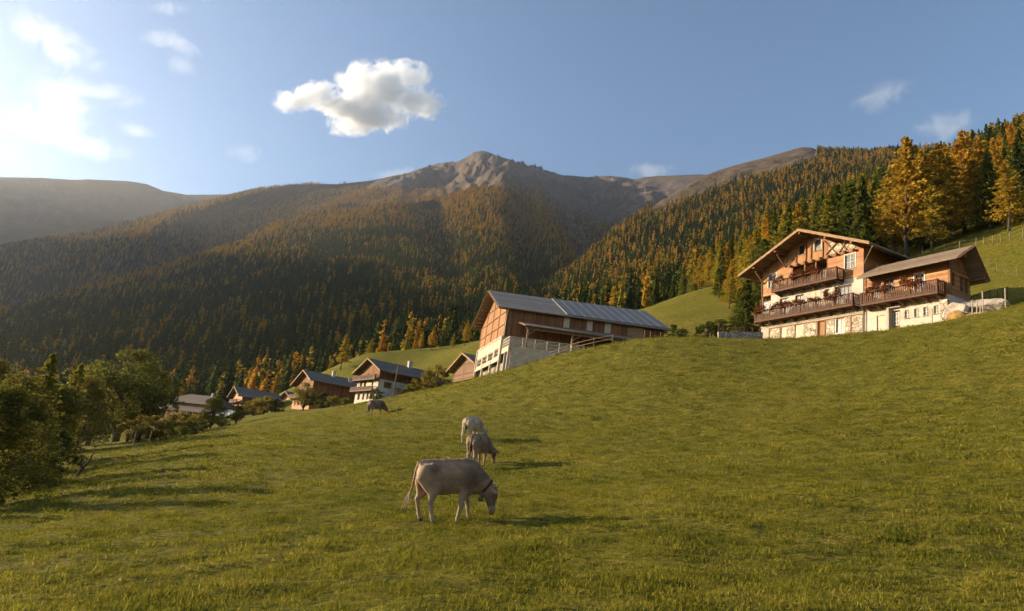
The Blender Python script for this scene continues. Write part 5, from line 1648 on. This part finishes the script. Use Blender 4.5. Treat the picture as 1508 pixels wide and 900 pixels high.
    colr[:, 0] = np.maximum(colr[:, 0], np.clip((Bz(.12, 0, .9)[0] - V[:, 0]) / .25, 0, .28) * (V[:, 2] > dz + .5))
    at_ = me.attributes.new('coat', 'FLOAT_COLOR', 'POINT'); at_.data.foreach_set('color', colr.ravel())
    body = link_mesh('body', me, COATS[coat], root)
    # tail hangs from its root, tuft at the end
    t0 = Bz(-.02, 0, 1.33)
    if tail == 0: ptl = [t0, t0 + (-.06, .0, -.02), t0 + (-.10, .02, -.22), t0 + (-.115, .03, -.55), t0 + (-.15, .05, -.76)]
    elif tail == 1: ptl = [t0, t0 + (-.07, -.01, -.03), t0 + (-.10, -.03, -.25), t0 + (-.11, -.05, -.55), t0 + (-.12, -.06, -.78)]
    else: ptl = [t0, t0 + (-.06, 0, -.03), t0 + (-.08, .01, -.25), t0 + (-.07, .02, -.55), t0 + (-.06, .02, -.78)]
    b = MB(); b.tube(ptl, [.045, .040, .028, .022, .016], 8)
    tl = b.build('tail', COATS[coat], root, smooth=True)
    b = MB(); e = np.array(ptl[-1]); rg = np.random.default_rng(3)
    for i in range(16):
        d = rg.normal(0, .028, 3); b.tube([e + (0, 0, .10), e + d * .7 + (-.02, 0, -.04), e + d * 1.3 + (-.03, 0, -.20 - rg.uniform(0, .08))], [.012, .014, .003], 4)
    b.build('tail_tuft', M_TUFT, tl)
    if h < .03:
        for s in (-1, 1):
            b = MB(); c = pol + hd * .17 + side * s * .088 + fwd * .045
            bm = bmesh.new(); bmesh.ops.create_icosphere(bm, subdivisions=2, radius=.024); me2 = bpy.data.meshes.new('eye'); bm.to_mesh(me2); bm.free()
            eo = link_mesh('eye', me2, M_EYE, root); eo.location = c
    if horns:
        for s in (-1, 1):
            c = pol - hd * .05 + side * s * .075
            b = MB(); b.tube([c, c + side * s * .08 + fwd * .02 - hd * .02, c + side * s * .14 + fwd * .06 - hd * .05, c + side * s * .16 + fwd * .10 - hd * .11], [.026, .023, .016, .004], 7)
            b.build('horn', M_HORN, root, smooth=True)
    if bell:
        c = n1 * .30 + n2 * .70; ax = (n2 - n1) / np.linalg.norm(n2 - n1); up = np.array([0, 1.0, 0]); v = np.cross(ax, up); v /= np.linalg.norm(v)
        b = MB(); ring = [c + up * math.cos(q) * .125 + v * math.sin(q) * .175 for q in np.linspace(0, 2 * math.pi, 25)]
        b.tube(ring, .022, 6, cap=False); b.build('collar', M_STRAP, root, smooth=True)
        lowp = min(ring, key=lambda p: p[2])
        b = MB(); b.tube([lowp + (0, 0, .02), lowp + (0, 0, -.05), lowp + (0, 0, -.09), lowp + (0, 0, -.21), lowp + (0, 0, -.22)], [.018, .02, .045, .066, .05], 10); b.build('bell', M_BELL, root, smooth=True)
    return root


make_cow('cow', 'large taupe cow with a bell grazing nearest on the pasture', 653, 771, rad(16), rad(7.5), 0, .875, .017, bell=True, head_side=-.12)
make_cow('cow', 'brown cow seen from behind with its tail hanging, grazing just behind the large one', 701, 689, rad(64), rad(6), 2, 1.03, .022, stance=dict(hn=(.05, -.17), hf=(.12, .17), fn=(.95, -.15), ff=(1.05, .15)), tail=2, head_side=-.25)
make_cow('cow', 'pale cream cow grazing behind the brown one', 693, 651, rad(60), rad(5), 1, .97, .024, stance=dict(hn=(.20, -.17), hf=(.0, .17), fn=(.9, -.15), ff=(1.1, .15)), tail=2, head_side=-.2)
make_cow('cow', 'dark brown cow grazing alone far up the pasture', 552, 612, rad(32), rad(6), 3, 1.02, .03, tail=1)

# ================================================================ trees and bushes that stand alone
BROAD = [broadleaf(500 + i, spread=.38, base=.16, lobes=46, leaves=11000, size=.024, tight=1.1) for i in range(3)]
WISPY = [broadleaf(520 + i, spread=.34, base=.06, lobes=70, leaves=17000, size=.015, upright=1, trunk_r=.012, multi=4, mat=M_WILLOW, tight=.85) for i in range(4)]
BUSHY = [broadleaf(540 + i, spread=.60, base=.02, lobes=26, leaves=4200, size=.042, trunk_r=.022, multi=4) for i in range(4)]


def tree_px(name, meshes, px, R, top, tint, label, cat='tree', wide=1.0, group=None, sink=.1, base_py=None):
    p = at(px, 500, R); zg = ground_at(p[0], p[1])
    # the crown top leans with nothing: take the height where the vertical through the base meets the row 'top'
    zs = zg + np.linspace(.3, 40, 800)
    _, y, _ = proj(np.stack([np.full(800, p[0]), np.full(800, p[1]), zs], 1))
    h = zs[np.argmin(np.abs(y - top))] - zg
    return tree_thing(name, meshes, (p[0], p[1], zg - sink), h + sink, tint, label, cat, group, wide)


TP = tree_px
TP('broadleaf_tree', BROAD[0], 210, 108, 511, .42, 'large rounded dark green tree standing alone at the pasture edge', wide=1.22)
TP('willow_tree', WISPY[0], 36, 30, 566, .50, 'dense olive gold tree thicket nearest at the pasture foot', wide=1.25)
TP('willow_tree', WISPY[1], -14, 27, 580, .46, 'olive tree cut by the picture edge at the pasture foot', wide=1.2)
TP('willow_tree', WISPY[2], 76, 38, 580, .44, 'shaded olive tree between the thicket and the tall pointed larch', wide=1.2)
TP('willow_tree', WISPY[3], 8, 36, 575, .56, 'tawny tree behind the nearest thicket at the picture edge', wide=1.2)
TP('larch_tree', LARCH[0], 86, 56, 522, .50, 'tall pointed olive larch rising out of the thicket', wide=1.05)
TP('larch_tree', LARCH[1], 131, 66, 536, .53, 'slim pointed golden larch left of the big round tree', wide=.9)
TP('willow_tree', WISPY[3], 152, 78, 553, .58, 'golden bushy tree touching the left side of the big round tree', wide=1.2)
TP('willow_tree', WISPY[0], 112, 62, 566, .50, 'broad olive tree below the slim golden larch', wide=1.5)
TP('willow_tree', WISPY[1], 172, 92, 572, .46, 'low olive tree tucked under the big round tree', wide=1.4)
TP('broadleaf_tree', BROAD[1], 10, 90, 531, .50, 'pale thin crowned tree behind the thicket', wide=.8)
TP('willow_tree', WISPY[2], 52, 48, 553, .56, 'bright tipped golden tree behind the dense thicket', wide=1.2)
TP('bush', BUSHY[0], 22, 23, 700, .50, 'low olive bush at the foot of the thicket', 'bush')
TP('bush', BUSHY[1], 66, 29, 705, .60, 'low tan bush with straw coloured tips below the thicket', 'bush', wide=.9)
TP('bush', BUSHY[2], 102, 40, 655, .30, 'dark bush in the shaded hollow', 'bush', wide=1.1)
TP('bush', BUSHY[3], 118, 52, 630, .25, 'dark leafy bush at the far side of the shaded hollow', 'bush', wide=1.1)
TP('young_tree', BROAD[2], 340, 96, 583, .46, 'young yellow green tree in front of the farm shed', wide=.95)
TP('young_tree', BROAD[1], 375, 93, 598, .38, 'dark little tree right of the young yellow green tree', wide=1.0)
for i, (px, R, top, ti, wd) in enumerate([(226, 92, 619, .62, 1.1), (243, 90, 612, .70, 1.2), (262, 90, 613, .68, 1.2), (281, 88, 609, .62, 1.3), (299, 88, 607, .66, 1.2), (316, 90, 610, .55, 1.3), (356, 94, 610, .5, 1.3), (322, 85, 620, .35, 1.5), (300, 82, 627, .4, 1.5)]):
    TP('bush', BUSHY[i % 4], px, R, top, ti, 'yellowing bush in the row on the bank below the farm shed', 'bush', wd, group='bushes on the bank')
TP('bush', BUSHY[0], 412, 168, 583, .60, 'round yellow bush left of the dark timber house', 'bush', 1.3)
TP('bush', BUSHY[1], 398, 172, 588, .55, 'yellow green bush beside the round yellow bush', 'bush', 1.3)
TP('bush', BUSHY[2], 428, 166, 588, .3, 'dark green bush at the left corner of the timber house', 'bush', 1.2)
TP('young_tree', BROAD[0], 467, 158, 563, .55, 'golden little tree at the front corner of the timber house', wide=1.0)
TP('bush', BUSHY[3], 492, 155, 578, .28, 'dark bush beside the timber house wall', 'bush', 1.4)
TP('bush', BUSHY[0], 511, 143, 583, .50, 'scrubby bush before the white house', 'bush', 1.4)
TP('bush', BUSHY[1], 528, 141, 586, .55, 'tan bush under the lower balcony of the white house', 'bush', 1.5)
TP('bush', BUSHY[2], 571, 137, 574, .25, 'dark green bush against the side wall of the white house', 'bush', 1.3)
TP('bush', BUSHY[3], 637, 140, 545, .62, 'brown leafed bush between the white house and the hay barn', 'bush', 1.1)
TP('bush', BUSHY[0], 652, 150, 538, .66, 'rusty twiggy shrub beside the hay barn', 'bush', 1.0)
TP('bush', BUSHY[1], 620, 132, 566, .5, 'low scrub by the fence stakes right of the white house', 'bush', 1.5)
TP('larch_tree', LARCH[2], 510, 240, 490, .64, 'bright yellow larch standing alone behind the timber house', wide=1.15)
TP('larch_tree', LARCH[3], 600, 262, 498, .48, 'olive larch on the knoll behind the white house', wide=1.2)
TP('larch_tree', LARCH[4], 622, 262, 489, .72, 'left one of the pair of orange larches on the knoll', wide=.95)
TP('larch_tree', LARCH[0], 637, 260, 482, .75, 'right and taller one of the pair of orange larches on the knoll', wide=1.05)
TP('larch_tree', LARCH[1], 686, 250, 472, .70, 'golden larch partly behind the barn gable', wide=1.05)
TP('larch_tree', LARCH[2], 668, 252, 490, .55, 'smaller olive larch left of the barn gable', wide=1.1)
TP('spruce_tree', SPRUCE[0], 652, 268, 492, .2, 'dark spruce between the larch pair and the barn', wide=1.1)
TP('spruce_tree', SPRUCE[1], 585, 270, 500, .22, 'dark spruce at the rear edge of the knoll', wide=1.2)
TP('larch_tree', LARCH[3], 548, 285, 500, .6, 'faint yellow larch on the shaded slope above the knoll', wide=1.1)
TP('bush', BUSHY[2], 992, 92, 479, .28, 'dark rounded bush at the far end of the barn', 'bush', 1.1)
TP('bush', BUSHY[3], 1005, 96, 484, .4, 'small olive bush right of the rounded bush by the barn', 'bush', 1.1)
TP('bush', BUSHY[0], 1042, 90, 474, .2, 'dark bush above the stone garden wall', 'bush', 1.0)
TP('bush', BUSHY[1], 1060, 92, 470, .25, 'dark green bush at the corner of the stone garden wall', 'bush', 1.0)
TP('spruce_tree', SPRUCE[2], 1097, 92, 405, .38, 'bushy green spruce close against the farmhouse', wide=1.7)
TP('spruce_tree', SPRUCE[3], 1086, 98, 425, .44, 'yellow green young spruce left of the farmhouse', wide=1.5)
for k, (px, R, top, ti, wd, lab) in enumerate([
        (1337, 137, 203, .70, 1.15, 'tall orange larch nearest to the annexe roof'), (1362, 141, 222, .66, 1.15, 'golden larch right of the tall orange one'), (1388, 140, 212, .68, 1.2, 'golden larch with an open trunk in the middle of the forest edge'),
        (1404, 143, 232, .62, 1.1, 'yellow larch leaning into the golden group at the forest edge'), (1427, 147, 193, .76, 1.15, 'tallest deep orange larch of the golden group'), (1444, 145, 228, .70, 1.1, 'orange larch at the right end of the golden group'),
        (1494, 134, 236, .66, 1.25, 'lone golden larch at the right edge of the picture'), (1216, 128, 288, .50, 1.1, 'slim yellow green larch above the farmhouse roof'), (1250, 140, 270, .40, 1.2, 'broad yellow green larch behind the farmhouse chimney side'),
        (1376, 134, 268, .60, 1.1, 'short yellow larch in front of the golden group')]):
    TP('larch_tree', LARCH[k % 5], px, R, top, ti, lab, wide=wd)
for k, (px, R, top, ti, lab) in enumerate([(1052, 172, 396, .62, 'small golden larch at the meadow corner'), (1072, 128, 400, .58, 'golden larch bush left of the young spruces'), (1040, 190, 408, .64, 'amber larch leading the row at the meadow corner'), (1120, 112, 352, .4, 'olive larch rising behind the young spruces')]):
    TP('larch_tree', LARCH[(k + 2) % 5], px, R, top, ti, lab, wide=1.25)


# ================================================================ fences, poles, stones
M_POST = simple_mat('silvered_post_wood', (.17, .125, .085), .35, 5, .9, .5, .01, (5, 5, 1), dirt=(.14, .11, .08))
M_POST_PALE = simple_mat('pale_post_wood', (.36, .29, .21), .25, 5, .9, .4, .01, (5, 5, 1))
M_WIRE = simple_mat('fence_wire', (.12, .11, .10), .2, 5, .6, .1)


def ground_pt(px, R):
    p = at(px, 500, R); return Vector((p[0], p[1], ground_at(p[0], p[1])))


def fence(name, label, spots, h, mat, rails=(), post=.055, wire=True, cat='fence', lean=.03, bal=None):
    pts = [ground_pt(*s) for s in spots]
    o = empty(name, pts[0], 0, label, cat)
    rg = random.Random(len(spots) * 31 + int(spots[0][0]))
    tops = []
    for p in pts:
        q = p - pts[0]; t = Vector((rg.gauss(0, lean), rg.gauss(0, lean), 0)) * h; hh = h * rg.uniform(.92, 1.08)
        b = MB(); b.tube([q - Vector((0, 0, .3)), q + t + Vector((0, 0, hh))], [post, post * .9], 7); b.build('post', mat, o); tops.append((q, t, hh))
    for z, w_, hh_ in rails:
        b = MB()
        for (a, c) in zip(tops, tops[1:]):
            b.bar(a[0] + a[1] * z + Vector((0, 0, a[2] * z)), c[0] + c[1] * z + Vector((0, 0, c[2] * z)), w_, hh_)
        b.build('rail' if w_ > .02 else 'wire', mat if w_ > .02 else M_WIRE, o)
    if bal:
        b = MB()
        for (a, c) in zip(tops, tops[1:]):
            L = (c[0] - a[0]).length; n = int(L / bal)
            for i in range(1, n):
                q = a[0].lerp(c[0], i / n); b.tube([q + Vector((0, 0, .12)), q + Vector((0, 0, h * .95))], .016, 5)
        b.build('slat', mat, o)
    return o


fence('pasture_fence', 'rustic post and rail fence climbing the brow beside the barn terrace', [(812, 72), (823, 71), (838, 70), (851, 69), (875, 67), (902, 66)], 1.0, M_POST, [(.85, .035, .045), (.5, .035, .045)], .04)
fence('wire_fence', 'wire fence on thin stakes running from the barn to the garden wall', [(948, 68), (958, 70), (972, 72), (1015, 73), (1029, 73), (1045, 72)], 1.15, M_POST, [(.9, .012, .012), (.6, .012, .012), (.3, .012, .012)], .05)


def wall_run(name, label, a, c, h0, h1, th, mat):
    """masonry wall following the ground between two points"""
    o = empty(name, a, 0, label, 'wall'); n = 10; b = MB()
    d = (c - a); s = Vector((-d.y, d.x, 0)).normalized() * th / 2
    P = []
    for i in range(n + 1):
        q = a.lerp(c, i / n); g_ = ground_at(q.x, q.y); q = q - a; P.append((q, g_ - a.z))
    for (q0, g0), (q1, g1) in zip(P, P[1:]):
        z0, z1 = h0, h0
        b.hexa([q0 - s + Vector((0, 0, g0 - .5 - q0.z)), q1 - s + Vector((0, 0, g1 - .5 - q1.z)), q1 + s + Vector((0, 0, g1 - .5 - q1.z)), q0 + s + Vector((0, 0, g0 - .5 - q0.z)),
                q0 - s + Vector((0, 0, g0 + h0 - q0.z)), q1 - s + Vector((0, 0, g1 + h0 - q1.z)), q1 + s + Vector((0, 0, g1 + h0 - q1.z)), q0 + s + Vector((0, 0, g0 + h0 - q0.z))])
    b.build('masonry', mat, o); return o


wall_run('garden_wall', 'dark rubble garden wall left of the farmhouse', ground_pt(1057, 72), ground_pt(1122, 73.5), 1.25, 0, .45, M_RUBBLE)
fence('garden_railing', 'timber railing standing along the rubble garden wall', [(1057, 72.8), (1070, 73), (1083, 73.3), (1096, 73.6), (1109, 73.9), (1120, 74.2)], 2.05, M_BALC, [(.98, .07, .08), (.70, .05, .07)], .05, bal=.25)
fence('forest_fence', 'weathered post fence along the shaded forest edge', [(1330, 131), (1360, 132), (1395, 131), (1417, 130), (1442, 129), (1455, 128), (1468, 127), (1481, 126), (1495, 126), (1515, 125)], 1.5, M_POST, [(.85, .016, .016), (.5, .016, .016)], .07)
fence('terrace_railing', 'dark slatted railing behind the boulders at the annexe', [(1432, 84), (1448, 83.5), (1461, 83), (1472, 82.5), (1487, 82)], 1.35, M_BALC, [(.97, .06, .07), (.15, .05, .06)], .055, bal=.22)
fence('meadow_fence', 'thin stakes with wire crossing the steep meadow right of the annexe', [(1448, 116), (1460, 112), (1473, 106), (1486, 102), (1503, 98)], 1.1, M_POST, [(.9, .012, .012)], .05)
for i, (px, R, h, lab) in enumerate([(1449, 68, 2.1, 'tallest pale stake leaning in front of the boulders'), (1483, 68, 1.9, 'pale stake standing alone right of the boulders'), (1433, 65, 1.35, 'short pale stake left of the tallest one below the boulders'), (1440, 65.5, 1.25, 'short pale stake close to the tallest one below the boulders'), (1445, 67, .8, 'stubby stake half hidden below the boulders'), (1373, 64.5, 1.3, 'thin pale stake before the row of small annexe windows')]):
    p = ground_pt(px, R); o = empty('fence_stake', p, 0, lab, 'stake'); b = MB(); b.tube([(0, 0, -.3), (.04, .0, h)], [.055, .045], 7); b.build('post', M_POST_PALE, o)
for i, (px, R, h, lab) in enumerate([(582, 128, 2.0, 'grey stake at the side of the white house near the dark bush'), (619, 122, 1.7, 'thin stake right of the telegraph pole'), (631, 118, 1.5, 'leaning stake in the scrub left of the hay barn'), (609, 124, 1.3, 'short stake just right of the telegraph pole'), (258, 84, 1.4, 'grey stake on the bank in front of the bushes'), (236, 85, 1.2, 'stake at the end of the bank under the big round tree')]):
    p = ground_pt(px, R); o = empty('fence_stake', p, 0, lab, 'stake'); b = MB(); b.tube([(0, 0, -.3), (.10 if i == 2 else .03, .0, h)], [.07, .06], 7); b.build('post', M_POST, o)

# telegraph pole with its wire
_p = ground_pt(593, 128)
pole = empty('telegraph_pole', _p, 0, 'tall grey telegraph pole in front of the white house', 'pole')
b = MB(); b.tube([(0, 0, -.5), (0, 0, 7.4)], [.14, .09], 9); b.build('mast', M_POST, pole)
b = MB(); b.box(-.5, .5, -.04, .04, 6.85, 6.95); b.build('crossarm', M_POST, pole)
_q = Vector((-26.36 + 1.5, 149.5, 12.5 + 6.2)) - _p
b = MB(); b.tube([Vector((0, 0, 7.0)).lerp(_q, t) - Vector((0, 0, .9 * 4 * t * (1 - t) * .5)) for t in np.linspace(0, 1, 9)], .022, 5); b.build('cable', M_WIRE, pole)

# feeding table by the hay barn
_p = ground_pt(650, 117)
t_ = empty('feed_trough', _p, .4, 'small white topped trough in the scrub left of the hay barn', 'trough')
b = MB(); b.box(-.9, .9, -.45, .45, .75, .86); b.build('tray', M_WHITE_WOOD, t_)
for x in (-.8, .8):
    for y in (-.35, .35): b = MB(); b.box(x - .05, x + .05, y - .05, y + .05, -.3, .748); b.build('leg', M_POST, t_)


def boulder_mat(name, c1, c2):
    m, nt, out = new_mat(name); g = NT(nt); co = g.coord('Object')
    n = g.noise(co, 1.3, 7, .65); n2 = g.noise(co, 5, 6, .7)
    c = g.ramp(n, [(.35, c1), (.55, c2), (.72, tuple(x * 1.15 for x in c2))]); c = g.mix(g.maprange(n2, .55, .68, 0, .7), c, (.10, .085, .065))
    nt.links.new(g.principled(c, .92, g.bump(g.math('ADD', n, n2), .8, .12), .15), out.inputs[0]); return m


M_BOULDER = boulder_mat('pale_granite', (.20, .17, .14), (.38, .33, .275)); M_OCHRE = boulder_mat('ochre_rock', (.22, .13, .05), (.33, .20, .07))


def boulder(px, py, R, size, seed, label, mat):
    p = at(px, py, R); rg = np.random.default_rng(seed)
    bm = bmesh.new(); bmesh.ops.create_icosphere(bm, subdivisions=5, radius=1.0)
    pl = rg.normal(size=(14, 3)); pl /= np.linalg.norm(pl, axis=1, keepdims=True); off = rg.uniform(.5, .85, 14)
    V = np.array([v.co[:] for v in bm.verts])
    for n_, d_ in zip(pl, off):
        e = np.maximum(V @ n_ - d_, 0); V = V - n_ * (e * .97)[:, None]
    rough = fbm(V[:, 0] * 2.2 + seed, V[:, 1] * 2.2 + V[:, 2] * 3.1, 4, seed) * .10 + fbm(V[:, 0] * 1.1 + V[:, 2] * 4, V[:, 1] * 1.3, 2, seed + 9, True) * .05
    V = V * (1 + rough)[:, None] * np.array(size)
    for v, q in zip(bm.verts, V): v.co = Vector(q)
    me = bpy.data.meshes.new('boulder'); bm.to_mesh(me); bm.free()
    o = link_mesh('boulder', me, mat); o.location = Vector(p); o.rotation_euler = (0, 0, FH_RZ); tag(o, label, 'boulder', 'boulders piled at the corner of the annexe'); return o


boulder(1412, 461, 68.5, (1.5, .9, 1.0), 1, 'pale block shaped boulder against the annexe pillar', M_BOULDER)
boulder(1443, 453.5, 69.5, (2.5, 1.2, .95), 2, 'longest flat pale boulder on top of the pile', M_BOULDER)
boulder(1464, 452.5, 70.5, (1.4, .9, .7), 3, 'low shaded boulder at the right end of the pile', M_BOULDER)
boulder(1421, 467, 67.8, (.9, .6, .6), 4, 'small grey boulder wedged between the pale ones', M_BOULDER)
boulder(1407, 471.5, 67.2, (1.0, .6, .8), 5, 'small ochre boulder at the foot of the pile by the pillar', M_OCHRE)
boulder(1429, 469, 67.2, (1.7, .7, .85), 6, 'large ochre boulder at the foot of the pile', M_OCHRE)

# dead wood at the edge of the hollow
_p = ground_pt(167, 41)
dw = empty('dead_branch', _p, 0, 'dead forked trunk leaning out of the shaded hollow', 'branch')
b = MB(); b.tube([(-.1, 0, -.3), (.12, .1, .5), (.35, .2, 1.0), (.5, .2, 1.6)], [.10, .08, .05, .015], 7); b.build('trunk', M_BARK, dw, smooth=True)
b = MB(); b.tube([(.14, .1, .55), (.05, 0, 1.0), (.1, -.1, 1.4)], [.05, .035, .01], 6); b.build('limb', M_BARK, dw, smooth=True)

# ================================================================ grass
def tuft(rng, blades, spread, h, wide):
    n = blades
    a = rng.uniform(0, 6.283, n); r = spread * np.sqrt(rng.uniform(0, 1, n))
    x, y = r * np.cos(a), r * np.sin(a)
    la = rng.uniform(0, 6.283, n); lean = rng.uniform(.25, 1.15, n); hh = h * rng.uniform(.45, 1.1, n)
    dx, dy = np.cos(la) * lean, np.sin(la) * lean
    wa = rng.uniform(0, 6.283, n); wx, wy = np.cos(wa) * wide, np.sin(wa) * wide
    z0 = np.full(n, -.02)
    b0 = np.stack([x - wx, y - wy, z0], 1); b1 = np.stack([x + wx, y + wy, z0], 1)
    m = np.stack([x + dx * hh * .45, y + dy * hh * .45, hh * .62], 1); w2 = np.stack([wx, wy, wx * 0], 1) * .8
    t = np.stack([x + dx * hh * 1.1, y + dy * hh * 1.1, hh], 1)
    V = np.stack([b0, b1, m + w2, m - w2, m - w2, m + w2, t + w2 * .2, t - w2 * .2], 1).reshape(-1, 3)
    F = (np.arange(n)[:, None, None] * 8 + np.array([[0, 1, 2, 3], [4, 5, 6, 7]])[None]).reshape(-1, 4)
    return V, F


def grass_material():
    m, nt, out = new_mat('grass_blades'); g = NT(nt)
    a = g.node('ShaderNodeAttribute', attribute_type='INSTANCER', attribute_name='tint')
    geo = g.node('ShaderNodeNewGeometry')
    f = g.math('ADD', a.outputs['Fac'], g.math('MULTIPLY', g.math('SUBTRACT', geo.outputs['Random Per Island'], .5), .45))
    c = g.ramp(f, [(.05, (.06, .075, .012)), (.35, (.135, .14, .018)), (.6, (.235, .21, .026)), (.85, (.33, .265, .045)), (1.0, (.42, .33, .12))])
    nt.links.new(g.leaf(c, .46), out.inputs[0]); return m


def build_grass():
    rng = np.random.default_rng(77)
    src = [tuft(np.random.default_rng(900 + i), 36, .17, .052, .0042) for i in range(3)] + [tuft(np.random.default_rng(910 + i), 34, .36, .095, .011) for i in range(2)] + [tuft(np.random.default_rng(920), 9, .10, .18, .003)]
    P, S, K, T = [], [], [], []
    def ring(r0, r1, dens, kinds, smin_, smax_):
        n = int((r1 ** 2 - r0 ** 2) * rad(86) / 2 * dens * 1.0)
        r = np.sqrt(rng.uniform(r0 ** 2, r1 ** 2, n)); a = rng.uniform(rad(-44), rad(43), n)
        x, y = r * np.sin(a), r * np.cos(a)
        z = ground_z(x, y)
        patch = fbm(x / 1.3, y / 1.3, 3, 91); big = fbm(x / 6, y / 6, 3, 92)
        px, py, _ = proj(np.stack([x, y, z], 1))
        ok = (px > -40) & (px < 1548) & (py < 930) & (rng.uniform(size=n) < .80 + .5 * patch)
        x, y, z, patch, big = x[ok], y[ok], z[ok], patch[ok], big[ok]; n = len(x)
        P.append(np.stack([x, y, z - .01], 1)); K.append(rng.choice(kinds, n))
        S.append(rng.uniform(smin_, smax_, n) * (1 + .6 * patch + .2 * big)); T.append(np.clip(.44 + .32 * big - .22 * patch + rng.normal(0, .12, n), 0, 1))
    ring(4.5, 11, 80, [0, 1, 2], .55, 1.05)
    ring(11, 22, 36, [0, 1, 2], .7, 1.25)
    ring(22, 42, 8, [3, 4], .5, 1.05)
    ring(42, 80, 3.2, [3, 4], .6, 1.25)
    ring(6, 30, .8, [5], .6, 1.2)
    P = np.vstack(P); K = np.concatenate(K); S = np.clip(np.concatenate(S), .25, 2.2); T = np.concatenate(T)
    scl = np.stack([S * rng.uniform(.9, 1.3, len(S)), S * rng.uniform(.9, 1.3, len(S)), S * rng.uniform(.7, 1.2, len(S))], 1)
    rot = np.stack([rng.normal(0, .12, len(S)), rng.normal(0, .12, len(S)), rng.uniform(0, 6.28, len(S))], 1)
    print('grass tufts', len(P))
    instanced('grass', 'short tufted grass of the grazed pasture', src, P, K, scl, rot, T, grass_material())


build_grass()

# ================================================================ clouds: scattering volumes high above the valley haze
def cloud_material(name, dens, thr=.0, soft=.30, scale=.0022, amp=1.25):
    m, nt, out = new_mat(name); g = NT(nt)
    p = g.coord('Object')
    r = g.vmath('LENGTH', p)
    geo = g.node('ShaderNodeNewGeometry')
    wp = geo.outputs['Position']
    n = g.noise(wp, scale, 8, .62, .8)
    f = g.math('ADD', g.math('SUBTRACT', 1.0, r), g.math('MULTIPLY', g.math('SUBTRACT', n, .5), amp))
    d = g.maprange(f, thr, thr + soft, 0.0, dens)
    edge = g.maprange(r, .86, 1.0, 1.0, 0.0)
    d = g.math('MULTIPLY', d, edge)
    v = g.node('ShaderNodeVolumePrincipled')
    v.inputs['Color'].default_value = (.955, .972, 1.0, 1); v.inputs['Anisotropy'].default_value = .25
    nt.links.new(d, v.inputs['Density']); nt.links.new(v.outputs[0], out.inputs['Volume'])
    try: m.cycles.volume_step_rate = .35
    except Exception: pass
    return m


M_CLOUD = cloud_material('cumulus_vapour', .013, .16, .62, .0052, 2.3)
M_CLOUD_SOFT = cloud_material('soft_cloud_vapour', .0009, .20, .65, .0040, 2.3)
M_CLOUD_THIN = cloud_material('thin_cloud_vapour', .0007, .16, .60, .0045, 2.2)


def cloud(label, R, mat, puffs, depth=.8):
    c = np.mean([at(x, y, R) for x, y, *_ in puffs], axis=0)
    o = empty('cloud', c, 0, label, 'cloud')
    bm = bmesh.new(); bmesh.ops.create_icosphere(bm, subdivisions=3, radius=1.02); me = bpy.data.meshes.new('puff'); bm.to_mesh(me); bm.free(); me.materials.append(mat)
    for (x, y, rx, ry, *rest) in puffs:
        ang = rad(rest[0]) if rest else 0.0
        P = at(x, y, R); zc = float(P @ _f); k = zc / FPX
        rr = _r * math.cos(ang) - _u * math.sin(ang); uu = _u * math.cos(ang) + _r * math.sin(ang)
        q = bpy.data.objects.new('puff', me); COL.objects.link(q)
        dz = (rx + ry) / 2 * k * depth
        M = np.eye(4); M[:3, 0] = rr * rx * k; M[:3, 1] = uu * ry * k; M[:3, 2] = _f * dz; M[:3, 3] = P - c
        q.parent = o; q.matrix_basis = Matrix(M.tolist())
    return o


cloud('large white cumulus with a grey lower right side above the peak', 7600, M_CLOUD, [(556, 130, 74, 46, 0), (530, 158, 62, 36, 0), (596, 112, 44, 28, 0), (440, 146, 48, 22, -12), (470, 134, 34, 20, 0), (494, 158, 46, 24, 10), (545, 176, 84, 26, -6), (612, 150, 54, 30, 10)])
cloud('broad cream cloud bank glowing low at the upper left', 7000, M_CLOUD_SOFT, [(92, 150, 62, 66, 0), (62, 188, 100, 40, 5), (130, 215, 90, 26, 8), (160, 140, 70, 22, 5)])
cloud('soft cream cloud in the top left corner', 7400, M_CLOUD_SOFT, [(70, 52, 82, 38, 20), (100, 80, 66, 34, 15)])
cloud('slanting small white cloud streak below the topmost one', 7800, M_CLOUD_SOFT, [(238, 56, 50, 20, 0), (270, 68, 38, 18, 25)])
cloud('small flat cloud at the very top of the sky', 8000, M_CLOUD_SOFT, [(240, 11, 46, 13, 4)])
cloud('small ragged cloud under the slanting streak', 7800, M_CLOUD_SOFT, [(266, 97, 34, 24, 20)])
cloud('little elongated cloud right of the cream bank', 7600, M_CLOUD_SOFT, [(203, 192, 44, 18, 6)])
cloud('tiny faint cloud tuft above the left ridge line', 8400, M_CLOUD_SOFT, [(362, 224, 36, 20, 0)])
cloud('thin hazy cloud wisp above the forest edge', 8000, M_CLOUD_THIN, [(1300, 142, 56, 26, -20)])
cloud('low pinkish cloud wisp near the forest skyline', 8600, M_CLOUD_SOFT, [(1392, 185, 60, 28, -15)])
cloud('faint cloud scrap over the rocky crest', 9000, M_CLOUD_THIN, [(962, 252, 50, 16, 0)])
cloud('faint cloud scrap left of the peak', 9000, M_CLOUD_THIN, [(585, 257, 50, 14, -6)])
cy.volume_bounces = 6
cy.volume_max_steps = 256

# ================================================================ air
def haze_box():
    m, nt, out = new_mat('valley_air'); g = NT(nt)
    v = g.node('ShaderNodeVolumePrincipled')
    v.inputs['Color'].default_value = (.93, .96, 1.0, 1)
    v.inputs['Density'].default_value = 0.60e-4
    v.inputs['Anisotropy'].default_value = .80
    nt.links.new(v.outputs[0], out.inputs['Volume'])
    b = MB().box(-7300, 7300, -7300, 7700, -61, 2010)
    o = b.build('haze', m)
    tag(o, 'thin warm evening haze filling the valley', 'haze', kind='stuff')
    return o


haze_box()
